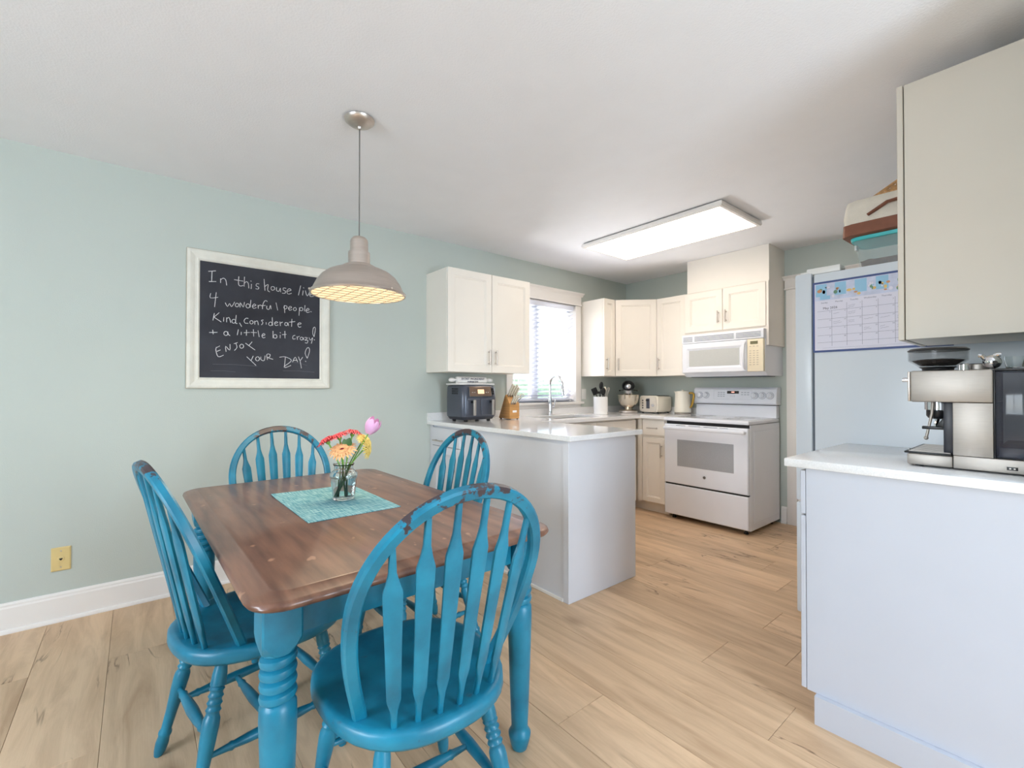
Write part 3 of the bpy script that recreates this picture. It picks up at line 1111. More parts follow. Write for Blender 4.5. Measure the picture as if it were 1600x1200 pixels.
# -- sink and tap
t = thing('sink', 'stainless steel undermount sink let into the white worktop under the window', 'sink', (0.32, 3.1, 0.75))
T_ = to_local((0.32, 3.1, 0.75))
def rr4(ix, z, r=0.03):
    pts = []
    x0, x1, y0, y1 = SX0 + ix, SX1 - ix, SY0 + ix, SY1 - ix
    for (cx, cy, a0) in ((x1 - r, y1 - r, 0), (x0 + r, y1 - r, 90), (x0 + r, y0 + r, 180), (x1 - r, y0 + r, 270)):
        for k in range(5):
            a = R(a0 + 90 * k / 4)
            pts.append((cx + r * math.cos(a), cy + r * math.sin(a), z))
    return pts
MB().loops([rr4(-0.012, 0.9028), rr4(-0.014, 0.9028), rr4(-0.014, 0.745), rr4(0.03, 0.745), rr4(0.02, 0.752), rr4(-0.002, 0.77), rr4(-0.006, 0.9028)][1:], M=T_, cap=False).build('bowl', M_steel, t)
MB().lathe([(0.0, 0.752), (0.04, 0.752), (0.044, 0.755), (0.03, 0.756), (0.0, 0.754)], 20, T_ @ Matrix.Translation((0.32, 3.1, 0)), cap=False).build('drain', M_chrome, t)
MB().box(SX0 + .02, SX1 - .02, SY0 + .02, SY1 - .02, 0.746, 0.7515, M=T_).build('bottom', M_steel, t, smooth=False)

FL = (0.085, 3.125, CT)
t = thing('faucet', 'tall polished chrome gooseneck tap standing behind the sink', 'faucet', FL)
MB().lathe([(0.027, 0), (0.027, 0.006), (0.021, 0.012), (0.021, 0.10), (0.019, 0.115), (0.0135, 0.19)], 20).build('base', M_chrome, t)
arc = []
for k in range(17):
    a = math.pi * (1 - k / 16 * 1.04)
    arc.append((0.082 + 0.082 * math.cos(a), 0.0, 0.30 + 0.082 * math.sin(a)))
MB().tube([(0, 0, 0.18), (0, 0, 0.24)] + arc, [0.0125] * 19, 14).build('neck', M_chrome, t)
e_ = arc[-1]
MB().tube([(e_[0], 0, e_[2] + .004), (e_[0] + .002, 0, e_[2] - .02), (e_[0] + .006, 0, e_[2] - .07), (e_[0] + .008, 0, e_[2] - .092)], [0.0135, 0.015, 0.018, 0.017], 14).build('spray_head', M_chrome, t)
MB().cyl((0, 0, 0.075), (0.0, 0.045, 0.075), 0.013, seg=12).tube([(0, 0.04, 0.075), (0.004, 0.055, 0.085), (0.012, 0.062, 0.15)], [0.008, 0.0075, 0.006], 10).build('lever', M_chrome, t)


# ================================================================== RANGE
RL = (1.285, 4.12, 0.0)
rg_ = thing('range', 'white freestanding electric range with glass oven window at the back wall', 'stove', RL)
T_ = to_local(RL)
MB().box(0.908, 1.664, 3.842, 4.425, 0.035, 0.893, M=T_).build('body', M_white, rg_, bevel=0.003, bseg=1, smooth=False)
mb = MB()
for (x_, y_) in ((0.96, 3.88), (1.61, 3.88), (0.96, 4.36), (1.61, 4.36)):
    mb = MB().lathe([(0.018, 0), (0.02, 0.006), (0.012, 0.012), (0.012, 0.035)], 12, T_ @ Matrix.Translation((x_, y_, 0)))
    mb.build('foot', M_black, rg_)
MB().box(0.904, 1.668, 3.800, 4.41, 0.897, 0.927, M=T_).build('cooktop_frame', M_white, rg_, bevel=0.006)
MB().box(0.925, 1.647, 3.83, 4.372, 0.9272, 0.9315, M=T_).build('cooktop_glass', M_glassceram, rg_, bevel=0.001, bseg=1, smooth=False)
for (x_, y_, r1) in ((1.10, 3.97, .105), (1.47, 3.97, .085), (1.10, 4.24, .075), (1.47, 4.24, .105)):
    ring = MB()
    for rr3 in (r1, r1 * .62):
        ring.lathe([(rr3 - .002, 0), (rr3, 0), (rr3, .0006), (rr3 - .002, .0006), (rr3 - .002, 0)], 32, T_ @ Matrix.Translation((x_, y_, .9316)), cap=False)
    ring.build('burner_ring', M_grey, rg_, smooth=False)
MB().box(0.915, 1.657, 3.835, 3.845, 0.868, 0.896, M=T_).build('vent_gap', M_dark, rg_, smooth=False)
# oven door
od = MB()
def rgd(i, y, x0=0.910, x1=1.662, z0=0.332, z1=0.868):
    return [(x0 + i, y, z0 + i), (x1 - i, y, z0 + i), (x1 - i, y, z1 - i), (x0 + i, y, z1 - i)]
od.loops([rgd(0, 3.842), rgd(0, 3.806), rgd(0.006, 3.800)], M=T_)
door = od.build('oven_door', M_white, rg_, smooth=False)
MB().box(1.040, 1.547, 3.7985, 3.801, 0.494, 0.732, M=T_).build('oven_window', M_darkglass, door, bevel=0.001, bseg=1, smooth=False)
mb = MB()
mb.box(0.925, 1.650, 3.750, 3.775, 0.822, 0.850, M=T_)
mb.box(0.925, 0.955, 3.775, 3.800, 0.822, 0.850, M=T_).box(1.620, 1.650, 3.775, 3.800, 0.822, 0.850, M=T_)
mb.build('handle', M_white, door, bevel=0.007)
for (a, b) in ((1.03, 1.12), (1.15, 1.26), (1.29, 1.41), (1.43, 1.50)):
    MB().box(a, b, 3.7992, 3.8008, 0.857, 0.861, M=T_).build('vent_slot', M_gasket, door, smooth=False)
MB().lathe([(0.0, 0), (.0125, 0), (.0125, .0012), (.0, .0012)], 20, T_ @ Matrix.Translation((1.296, 3.7988, 0.422)) @ Matrix.Rotation(R(90), 4, 'X'), cap=False).build('badge', M_grey, door, smooth=False)
MB().box(0.915, 1.657, 3.815, 3.842, 0.316, 0.332, M=T_).build('drawer_gap', M_dark, rg_, smooth=False)
MB().loops([rgd(0, 3.842, z0=0.048, z1=0.317), rgd(0, 3.806, z0=0.048, z1=0.317), rgd(0.005, 3.801, z0=0.048, z1=0.317)], M=T_).build('storage_drawer', M_white, rg_, smooth=False)
# side trim of the door opening
MB().box(1.6645, 1.668, 3.90, 4.40, 0.09, 0.84, M=T_).build('side_recess', M_white, rg_, bevel=0.0015, bseg=1, smooth=False)
# back guard
MB().prism([(4.405, 0.93), (4.365, 0.93), (4.372, 1.04), (4.43, 1.04), (4.43, 0.93)], 0.915, 1.660, 'x', M=T_).build('splash_panel', M_white, rg_, smooth=False)
bgp = MB().prism([(4.352, 1.046), (4.336, 1.060), (4.352, 1.185), (4.372, 1.203), (4.440, 1.203), (4.440, 1.046)], 0.900, 1.672, 'x', M=T_).build('control_panel', M_white, rg_, bevel=0.004, smooth=False)
MB().box(0.915, 1.66, 4.362, 4.43, 1.04, 1.046, M=T_).build('panel_gap', M_dark, rg_, smooth=False)
tilt = math.atan2(0.016, 0.125)


def on_panel(x, z, d=0.0):
    y = 4.336 + (z - 1.060) * 0.128 - d
    return T_ @ Matrix.Translation((x, y, z)) @ Matrix.Rotation(R(90) - tilt, 4, 'X')


M_soft = mat('soft_grey_print', (176, 182, 192), 0.4)
for x_ in (0.965, 1.03, 1.487, 1.553, 1.618):
    k = MB().lathe([(.029, 0), (.029, .004), (.023, .008), (.0215, .026), (.018, .029), (0, .029)], 24, on_panel(x_, 1.128), cap=False)
    k.box(-.0045, .0045, -.021, .021, .022, .034, M=on_panel(x_, 1.128))
    k.build('knob', M_white, rg_)
    MB().lathe([(.0295, 0), (.033, 0), (.033, .0006), (.0295, .0006), (.0295, 0)], 28, on_panel(x_, 1.128), cap=False).build('knob_ring', M_soft, bgp, smooth=False)
MB().box(-.055, .055, -.013, .013, 0, .0012, M=on_panel(1.29, 1.157)).build('clock_display', M_blackglass, bgp, smooth=False)
MB().box(-.014, .014, -.005, .005, 0.0012, .0016, M=on_panel(1.29, 1.159)).build('clock_digits', mat('clock_led', (255, 170, 150), 0.4, emit=0.9), bgp, smooth=False)
for (x_, z_) in [(1.155 + .025 * i, 1.155 - .018 * j) for i in range(3) for j in range(3)] + [(1.375 + .027 * i, 1.155 - .02 * j) for i in range(3) for j in range(2)]:
    MB().box(-.009, .009, -.0035, .0035, 0, .0008, M=on_panel(x_, z_)).build('key_mark', M_soft, bgp, smooth=False)
for i in range(4):
    for j in range(2):
        MB().lathe([(0, 0), (.0032, 0), (.0032, .0008), (0, .0008)], 10, on_panel(1.268 + .013 * i, 1.128 - .012 * j), cap=False).build('key_mark', M_soft, bgp, smooth=False)
mb = MB()
for (a, b, c, d) in ((-.178, .178, .0425, .0435), (-.178, .178, -.0435, -.0425), (-.178, -.177, -.0425, .0425), (.177, .178, -.0425, .0425)):
    mb.box(a, b, c, d, 0, .0006, M=on_panel(1.285, 1.135))
mb.build('panel_outline', M_soft, bgp, smooth=False)

# ================================================================== MICROWAVE
ML = (1.32, 4.25, 1.30)
mw = thing('microwave', 'white over-the-range microwave with top vent grille above the white range', 'microwave', ML)
T_ = to_local(ML)
MB().prism([(4.085, 1.697), (4.085, 1.338), (4.13, 1.303), (YB - .001, 1.303), (YB - .001, 1.56), (4.40, 1.697)], 0.944, 1.684, 'x', M=T_).build('body', M_white, mw, smooth=False)
MB().box(0.944, 1.684, 4.052, 4.085, 1.618, 1.699, M=T_).build('vent_panel', M_white, mw, bevel=0.003)
for (a, b) in ((0.958, 1.050), (1.072, 1.437), (1.457, 1.662)):
    for k in range(4):
        MB().box(a, b, 4.0505, 4.053, 1.634 + k * .0125, 1.6385 + k * .0125, M=T_).build('vent_slit', M_gasket, mw, smooth=False)
mb = MB()
def rm(x0, x1, z0, z1, y, i=0):
    return [(x0 + i, y, z0 + i), (x1 - i, y, z0 + i), (x1 - i, y, z1 - i), (x0 + i, y, z1 - i)]
X0, X1, Z0, Z1 = 0.946, 1.548, 1.338, 1.614
mb.loops([rm(X0, X1, Z0, Z1, 4.085), rm(X0, X1, Z0, Z1, 4.055), rm(X0, X1, Z0, Z1, 4.048, .008), rm(X0 + .048, X1 - .045, Z0 + .042, Z1 - .046, 4.048), rm(X0 + .068, X1 - .066, Z0 + .06, Z1 - .066, 4.058)], M=T_)
md = mb.build('door', M_white, mw, smooth=False)
MB().box(X0 + .0682, X1 - .0662, 4.0555, 4.057, Z0 + .0602, Z1 - .0662, M=T_).build('door_window', mat('perforated_oven_window', (196, 197, 194), 0.2, var=0.05, scale=300), md, smooth=False)
MB().tube([(X1 - .012, 4.045, Z1 - .02), (X1 - .014, 4.022, Z1 - .045), (X1 - .016, 4.014, (Z0 + Z1) / 2), (X1 - .014, 4.022, Z0 + .045), (X1 - .012, 4.045, Z0 + .02)], [.008, .010, .011, .010, .008], 12, M=T_).build('handle', M_white, md)
cp = MB().box(1.551, 1.682, 4.050, 4.085, 1.338, 1.614, M=T_).build('control_panel', M_cream_pl, mw, bevel=0.003)
MB().box(1.577, 1.638, 4.0485, 4.0505, 1.570, 1.596, M=T_).build('display', mat('olive_display', (120, 116, 88), 0.2), cp, smooth=False)
M_btn = mat('grey_beige_button', (206, 194, 172), 0.4)
for j in range(9):
    for i in range(3):
        if j in (1,):
            continue
        MB().box(1.569 + i * .029, 1.585 + i * .029, 4.0488, 4.0505, 1.548 - j * .0195, 1.556 - j * .0195, M=T_).build('button', M_btn, cp, smooth=False)
MB().box(0.99, 1.64, 4.14, 4.40, 1.298, 1.3035, M=T_).build('underside_filter', M_gasket, mw, smooth=False)

# ================================================================== COUNTER ITEMS
# -- air fryer (local +x is its front)
a_f = 0.0
AF = (0.235, 2.095, CT)
af = thing('air_fryer', 'dark slate two-drawer air fryer at the wall end of the peninsula worktop', 'air fryer', AF, a_f)
def rrect(x0, x1, y0, y1, r, z, n=5):
    pts = []
    for (cx, cy, a0) in ((x1 - r, y1 - r, 0), (x0 + r, y1 - r, 90), (x0 + r, y0 + r, 180), (x1 - r, y0 + r, 270)):
        for k in range(n):
            a = R(a0 + 90 * k / (n - 1))
            pts.append((cx + r * math.cos(a), cy + r * math.sin(a), z))
    return pts
MB().loops([rrect(-.115, .11, -.145, .145, .03, 0.016), rrect(-.128, .125, -.160, .160, .04, .04)]).build('base', M_fryer_d, af)
for (x_, y_) in ((-.08, -.11), (-.08, .11), (.085, -.11), (.085, .11)):
    MB().lathe([(.013, 0), (.015, .004), (.015, .0165)], 12, Matrix.Translation((x_, y_, 0))).build('foot', M_black, af)
MB().loops([rrect(-.13, .128, -.166, .166, .045, .04), rrect(-.13, .132, -.168, .168, .045, .06), rrect(-.13, .132, -.168, .168, .045, .19), rrect(-.128, .118, -.166, .166, .045, .27), rrect(-.122, .108, -.160, .160, .045, .283), rrect(-.10, .085, -.14, .14, .035, .287)]).build('body', M_fryer, af)
for s_ in (-1, 1):
    yc = s_ * .066
    MB().loops([[(.131, yc - .064, .05), (.131, yc + .064, .05), (.131, yc + .064, .182), (.131, yc - .064, .182)], [(.138, yc - .061, .053), (.138, yc + .061, .053), (.138, yc + .061, .179), (.138, yc - .061, .179)]]).build('drawer', M_fryer, af, bevel=.003)
    yc = s_ * .088
    h_ = MB().box(.172, .184, yc - .012, yc + .012, .052, .172).build('drawer_handle', M_steel, af, bevel=.004)
    MB().box(.137, .173, yc - .010, yc + .010, .146, .166).build('handle_mount', M_black, h_, bevel=.003)
# control panel leaning back
tp = math.atan2(.014, .08)
PM = Matrix.Translation((.1335, 0.0, .232)) @ Matrix.Rotation(-tp, 4, 'Y') @ frame_M((0, 0, 0), (0, 1, 0), (0, 0, 1))
cp = MB().box(-.108, .100, -.034, .044, -.004, .0030, M=PM).build('display_panel', M_display, af, bevel=.002)
mb = MB()
for q_ in ((-.108, .100, -.036, -.034), (-.110, -.108, -.036, .044), (.100, .102, -.036, .044)):
    mb.box(*q_, -.002, .0040, M=PM)
mb.build('panel_trim', M_chrome, cp, smooth=False)
MB().box(-.03, .03, -.014, .020, .0030, .0036, M=PM).build('lit_digits', M_screen, cp, smooth=False)
for x_ in (-.08, -.06, .05, .07):
    MB().box(x_ - .006, x_ + .006, -.006, .000, .0030, .0036, M=PM).build('key_mark', M_steel, cp, smooth=False)
for i in range(4):
    for j in range(3):
        MB().lathe([(0, 0), (.008, 0), (.007, .003), (0, .003)], 12, Matrix.Translation((-.015 + i * .024, -.1672, .258 - j * .018)) @ Matrix.Rotation(R(90), 4, 'X'), cap=False).build('side_vent', M_black, af)
for j in range(3):
    MB().box(.106, .128, .016 - j * .018, .03 - j * .018, -.006, .0016, M=PM).build('button', M_black, af, smooth=False)

# -- serving tray and rolling pin on top of it
TZ = CT + .2875
t = thing('tray', 'pale wooden tray lying on top of the air fryer, under the rolling pin', 'tray', (AF[0] - .0, AF[1], TZ), a_f)
MB().loops([rrect(-.10, .10, -.180, .165, .03, 0), rrect(-.105, .105, -.185, .17, .03, .004), rrect(-.105, .105, -.185, .17, .03, .011), rrect(-.10, .10, -.180, .165, .028, .013)]).build('board', M_ceramic, t)
PZ = TZ + .013 + .027
t = thing('rolling_pin', 'white rolling pin printed with grey lettering on the tray', 'rolling pin', (AF[0] - .0, AF[1] + .0, PZ), a_f)
RM = Matrix.Rotation(R(-90), 4, 'X')
MB().lathe([(.020, -.142), (.0265, -.138), (.027, -.13), (.027, .13), (.0265, .138), (.020, .142)], 24, RM).build('roller', M_ceramic, t)
for s_ in (-1, 1):
    MB().lathe([(.006, .142), (.008, .15), (.016, .168), (.017, .185), (.013, .203), (.007, .210)], 16, Matrix.Rotation(R(-90 * s_), 4, 'X')).build('handle', M_ceramic, t)
text_mesh('lettering', 'SECRET INGREDIENT', .024, M_inkd, t, frame_M((.0270, 0, .008), (0, 1, 0)), .0008)
text_mesh('lettering', 'is always love', .019, M_inkd, t, frame_M((.0262, 0, -.012), (0, 1, 0)), .0012)

# -- knife block with knives
KB = (0.27, 2.47, CT)
a_k = R(-4)
t = thing('knife_block', 'honey-coloured wooden knife block with small white label, left of the tap', 'knife block', KB, a_k)
MB().prism([(-.10, .006), (.068, .006), (.068, .13), (.012, .208), (.000, .206)], -.05, .05, 'y').build('block', M_bamboo, t, bevel=.003)
for (x_, y_) in ((-.08, -.038), (-.08, .038), (.055, -.038), (.055, .038)):
    MB().lathe([(.006, 0), (.007, .0065)], 10, Matrix.Translation((x_, y_, 0))).build('foot', M_black, t)
MB().box(.0682, .0688, -.02, .022, .058, .076).build('label_plate', M_ceramic, t, smooth=False)
kd = Vector((.125, 0.01, .175)).normalized()   # knives lean out of the slanted face
kn = 0
slots = [(-.034, .008, .115, 'knife'), (-.012, .010, .105, 'knife'), (.012, .010, .112, 'knife'), (.034, .012, .09, 'knife'),
         (-.034, .055, .075, 'knife'), (-.014, .055, .075, 'knife'), (.006, .055, .075, 'knife')]
labs = ['large cream-handled knife standing highest in the wooden block', 'cream-handled knife second from the left in the back row of the block',
        'long cream-handled knife third in the back row of the knife block', 'cream-handled knife beside the scissors at the back of the knife block',
        'small cream steak knife at left of the low front row in the block', 'small cream steak knife in the middle of the low front row in the block',
        'small cream steak knife at right of the low front row in the block']
for (yy, dd, ln, nm) in slots:
    p0 = Vector((.012 + dd, yy, .208 - dd * 1.39))
    rot = Matrix.Rotation(a_k, 4, 'Z')
    wp = Vector(KB) + rot.to_3x3() @ (p0 + kd * .004)
    k_ = thing('knife', labs[kn], 'knife', wp, a_k, 'knives in the wooden block')
    kn += 1
    wd = .012 if ln > .08 else .009
    pts = [kd * q for q in (.008, ln * .3, ln * .6, ln * .9, ln)]
    MB().sweep(pts, [[(-.006, -w_), (.006, -w_), (.006, w_), (-.006, w_)] for w_ in (wd * .8, wd * .75, wd * .8, wd, wd * .9)], nrm=(1, 0, -.5)).build('handle', M_handle, k_, bevel=.002)
    MB().sweep([kd * (-.008), kd * .009], [[(-.003, -wd * .8), (.003, -wd * .8), (.003, wd * .8), (-.003, wd * .8)]] * 2, nrm=(1, 0, -.5)).build('bolster', M_steel, k_, smooth=False)
rot = Matrix.Rotation(a_k, 4, 'Z')
wp = Vector(KB) + rot.to_3x3() @ Vector((.060, .042, .152))
k_ = thing('kitchen_scissors', 'cream-handled kitchen scissors in the right side of the wooden block', 'scissors', wp, a_k, )
for s_ in (-1, 1):
    ring = [kd * (.055 + .024 * math.cos(a)) + Vector((0.0, s_ * .017 + .014 * math.sin(a), 0)) for a in [2 * math.pi * i / 14 for i in range(14)]]
    MB().tube(ring, .0035, 8, closed=True).build('finger_loop', M_handle, k_)
    MB().tube([kd * -.004, kd * .033 + Vector((0, s_ * .014, 0))], .004, 8).build('shank', M_steel, k_)

# -- utensil crock and utensils
CL = (0.30, 3.625, CT)
t = thing('utensil_crock', 'white ceramic crock holding dark kitchen utensils on the worktop', 'crock', CL)
MB().lathe([(.0, .004), (.066, .004), (.068, 0), (.071, .003), (.0715, .008), (.069, .016), (.0705, .03), (.0705, .172), (.069, .178), (.067, .178), (.066, .17), (.066, .01), (0, .008)], 32, cap=False).build('pot', M_ceramic, t)


def utensil(name, label, cat, base, top, head, group='utensils in the white crock'):
    u = thing(name, label, cat, CL, 0, group)
    base, top = Vector(base), Vector(top)
    d = (top - base).normalized()
    m_ = M_black if head != 'whisk' else M_steel
    MB().tube([base, top], [.0055, .005], 8).build('handle', m_, u)
    if head == 'spoon':
        q = d.to_track_quat('Z', 'Y').to_matrix().to_4x4()
        q.translation = top + d * .035
        MB().ball((0, 0, 0), .026, 12, 8, 1.5, M=q @ Matrix.Scale(.35, 4, (1, 0, 0))).build('bowl', m_, u)
    elif head == 'turner':
        q = d.to_track_quat('Z', 'Y').to_matrix().to_4x4()
        q.translation = top
        MB().box(-.003, .003, -.03, .03, 0, .07, M=q).build('blade', m_, u, bevel=.003)
    elif head == 'pale':
        q = d.to_track_quat('Z', 'Y').to_matrix().to_4x4()
        q.translation = top + d * .03
        MB().ball((0, 0, 0), .018, 12, 8, 2.2, M=q @ Matrix.Scale(.4, 4, (1, 0, 0))).build('blade', M_handle, u)
    elif head == 'whisk':
        for k in range(4):
            a = math.pi * k / 4
            sx_ = Vector((math.cos(a), math.sin(a), 0))
            loop = [top + d * (.09 * math.sin(math.pi * i / 12) ** .7) + sx_ * (.022 * math.cos(math.pi * i / 12)) for i in range(13)]
            MB().tube(loop, .0012, 5).build('wire', M_steel, u)
    elif head == 'masher':
        for k in range(3):
            MB().tube([top + Vector((-.03, -.02 + .02 * k, 0)), top + d * .02 + Vector((0, -.02 + .02 * k, 0)), top + Vector((.03, -.02 + .02 * k, 0))], .005, 8).build('loop', M_black, u)
    return u


utensil('ladle', 'black spoon head rising highest in the white crock', 'utensil', (-.02, -.02, .012), (-.01, .015, .255), 'spoon')
utensil('spatula', 'pale spatula in the crock beside the black spoon', 'utensil', (.0, .03, .012), (.02, .035, .21), 'pale')
utensil('turner', 'slotted black turner leaning left out of the white crock', 'utensil', (.02, .03, .012), (-.02, -.045, .20), 'turner')
utensil('masher', 'black masher leaning over the front rim of the crock', 'utensil', (.0, .02, .012), (.03, -.045, .21), 'masher')
utensil('serving_spoon', 'small black spoon low among the crock utensils', 'utensil', (.02, -.02, .012), (.03, .0, .195), 'spoon')
utensil('whisk', 'wire whisk at the right edge of the crock utensils', 'utensil', (-.03, -.02, .012), (.01, .06, .19), 'whisk')

# -- stand mixer, facing the room diagonally (local -y is its front)
XL = (0.265, 4.13, CT)
t = thing('stand_mixer', 'black stand mixer with a steel bowl in the worktop corner', 'mixer', XL, R(38))
MB().loops([rrect(-.095, .095, -.115, .165, .075, 0, 8), rrect(-.10, .10, -.12, .17, .08, .006, 8), rrect(-.098, .098, -.118, .168, .08, .02, 8), rrect(-.085, .085, -.10, .155, .07, .03, 8)]).build('base', M_nickel, t)
MB().loops([rrect(-.045, .045, .085, .165, .03, .028), rrect(-.035, .035, .09, .155, .03, .10), rrect(-.04, .04, .075, .16, .03, .21)]).build('column', M_black, t)
MB().lathe([(.0, .036), (.045, .030), (.05, .034), (.038, .05), (.05, .058), (.085, .085), (.106, .125), (.112, .170), (.116, .19), (.119, .192), (.114, .195), (.108, .17), (.10, .125), (.07, .08), (.0, .066)], 36, Matrix.Translation((0, -.03, 0)), cap=False).build('bowl', M_bowl, t)
hp = []
for (yv, r_, zc) in ((-.115, .012, .278), (-.108, .040, .278), (-.085, .056, .280), (-.02, .066, .284), (.06, .068, .286), (.13, .058, .282), (.165, .038, .276), (.178, .012, .272)):
    hp.append([(r_ * math.cos(2 * math.pi * k / 24), yv, zc + r_ * .92 * math.sin(2 * math.pi * k / 24)) for k in range(24)])
hd_ = MB().loops(hp).build('motor_head', M_black, t)
MB().lathe([(.0, 0), (.024, 0), (.024, .008), (.017, .012), (0, .012)], 20, Matrix.Translation((0, -.114, .284)) @ Matrix.Rotation(R(90), 4, 'X'), cap=False).build('hub_cap', M_chrome, hd_)
MB().lathe([(.03, .195), (.045, .205), (.048, .235), (.05, .25)], 24, Matrix.Translation((0, -.05, 0))).build('attachment_collar', M_chrome, t)
MB().cyl((0, -.05, .10), (0, -.05, .2), .009, seg=10).build('beater_shaft', M_steel, t)
for s_ in (-1, 1):
    MB().cyl((s_ * .05, -.02, .245), (s_ * .088, -.02, .238), .0035, seg=8).ball((s_ * .092, -.02, .238), .010, 12, 8).build('speed_knob', M_black, t)

# -- toaster
TL = (0.50, 4.27, CT)
t = thing('toaster', 'cream and steel four-slice toaster with dark top slots, beside the kettle', 'toaster', TL, R(-4))
def rnd(x, y0, y1, z0, z1, r, n=5):
    pts = []
    for (cy, cz, a0) in ((y1 - r, z1 - r, 0), (y0 + r, z1 - r, 90), (y0 + r, z0 + r, 180), (y1 - r, z0 + r, 270)):
        for k in range(n):
            a = R(a0 + 90 * k / (n - 1))
            pts.append((x, cy + r * math.cos(a), cz + r * math.sin(a)))
    return pts
def rndy(y, x0, x1, z0, z1, r, n=5):
    return [(p[1], y, p[2]) for p in rnd(0, x0, x1, z0, z1, r, n)]
MB().loops([rndy(-.105, -.118, .118, .012, .185, .035), rndy(.125, -.118, .118, .012, .185, .035)]).build('shell', M_kettle, t, bevel=.006)
MB().loops([rndy(-.112, -.105, .105, .018, .172, .03), rndy(-.100, -.112, .112, .014, .178, .033)]).build('front_plate', M_toast, t)
for x_ in (-.06, .06):
    MB().box(x_ - .045, x_ + .045, -.085, .105, .1835, .187).build('slot_plate', M_black, t, smooth=False)
MB().box(-.020, .020, -.1155, -.111, .05, .155).build('lever_panel', M_fryer, t, bevel=.001)
MB().box(-.015, .015, -.132, -.1155, .128, .145).build('lever', M_black, t, bevel=.003)
for k in range(4):
    MB().lathe([(0, 0), (.009, 0), (.008, .004), (0, .004)], 12, Matrix.Translation((-.068, -.112, .055 + k * .026)) @ Matrix.Rotation(R(90), 4, 'X'), cap=False).build('button', M_grey, t)
MB().lathe([(.0, 0), (.017, 0), (.015, .007), (0, .007)], 16, Matrix.Translation((.062, -.112, .085)) @ Matrix.Rotation(R(90), 4, 'X'), cap=False).build('dial', M_chrome, t)
for (x_, y_) in ((-.09, -.08), (.09, -.08), (-.09, .1), (.09, .1)):
    MB().lathe([(.012, 0), (.012, .0135)], 10, Matrix.Translation((x_, y_, 0))).build('foot', M_black, t)

# -- kettle
t = thing('kettle', 'tall cream kettle with a gold handle, between toaster and range', 'kettle', (0.808, 4.295, CT), R(0))
MB().lathe([(.0, .001), (.078, 0), (.080, .004), (.080, .012), (.074, .018), (0, .018)], 28, cap=False).build('base', M_steel, t)
MB().lathe([(.0, .0185), (.078, .019), (.081, .024), (.080, .05), (.075, .14), (.071, .215), (.070, .228), (.066, .230), (.064, .225), (.0, .222)], 32, cap=False).build('body', M_kettle, t)
MB().lathe([(0, .222), (.058, .224), (.056, .232), (.012, .236), (.012, .245), (0, .247)], 24, cap=False).build('lid', M_kettle, t)
MB().prism([(-.068, .195), (-.068, .228), (-.092, .232)], -.016, .016, 'y').build('spout', M_kettle, t, bevel=.003)
MB().tube([(.070, 0, .212), (.10, 0, .216), (.118, 0, .205), (.120, 0, .18), (.108, 0, .12), (.090, 0, .075), (.077, 0, .07)], [.008, .009, .010, .010, .009, .008, .007], 10, flat=1.1).build('handle', M_gold, t)


# ================================================================== DINING TABLE
TT = 0.747
DT = (1.512, 0.615, 0.0)
t = thing('dining_table', 'dark brown topped dining table with turquoise turned legs', 'table', DT, R(0.9))
dx, dy = 0.737, 0.445
def rrc(ix, z, r):
    return rrect(-dx + ix, dx - ix, -dy + ix, dy - ix, r, z, 7)
top = MB().loops([rrc(.020, TT - .030, .065), rrc(.006, TT - .026, .075), rrc(.000, TT - .018, .080), rrc(.003, TT - .0095, .078), rrc(.012, TT - .0055, .072), rrc(.046, TT - .0050, .045), rrc(.051, TT - .0010, .040), rrc(.056, TT, .036)])
top.build('tabletop', M_table, t, sharp=60)
AX, AY = 0.602, 0.368
for s_ in (-1, 1):
    MB().box(-AX + .04, AX - .04, s_ * AY - .010, s_ * AY + .010, TT - .125, TT - .0305).build('apron', M_paint, t, bevel=.002)
    MB().box(s_ * (AX + .028) - .010, s_ * (AX + .028) + .010, -AY + .045, AY - .045, TT - .125, TT - .0305).build('apron', M_paint, t, bevel=.002)


def turned(prof, seg, M, material, parent, name='leg', square=None, twist=None):
    """prof (r,z) list; twist=(z0,z1,n,amp) carves rope rings"""
    mb = MB()
    mb.lathe(prof, seg, M)
    if square:
        hw, za, zb = square
        def sq(h, z, c):
            return [(h, h - c, z), (h - c, h, z), (-h + c, h, z), (-h, h - c, z), (-h, -h + c, z), (-h + c, -h, z), (h - c, -h, z), (h, -h + c, z)]
        mb.loops([sq(hw * .80, za, hw * .5), sq(hw * .93, za + .02, hw * .25), sq(hw, za + .04, .003), sq(hw, zb, .003)], M=M)
    return mb.build(name, material, parent, sharp=50)


def leg_profile(Hh):
    p = [(.020, 0), (.025, .004), (.030, .02), (.036, .045), (.037, .055), (.030, .066), (.027, .075)]
    p += [(.0275, .085), (.030, .14), (.035, .27), (.0385, .38), (.0405, .44), (.0395, .472), (.033, .482)]
    z = .482
    for k in range(4):
        p += [(.030, z + .001), (.0385, z + .006), (.0405, z + .0135), (.0385, z + .021), (.030, z + .026)]
        z += .027
    p += [(.032, z + .002), (.037, z + .005), (.037, z + .012)]
    return p, z + .012


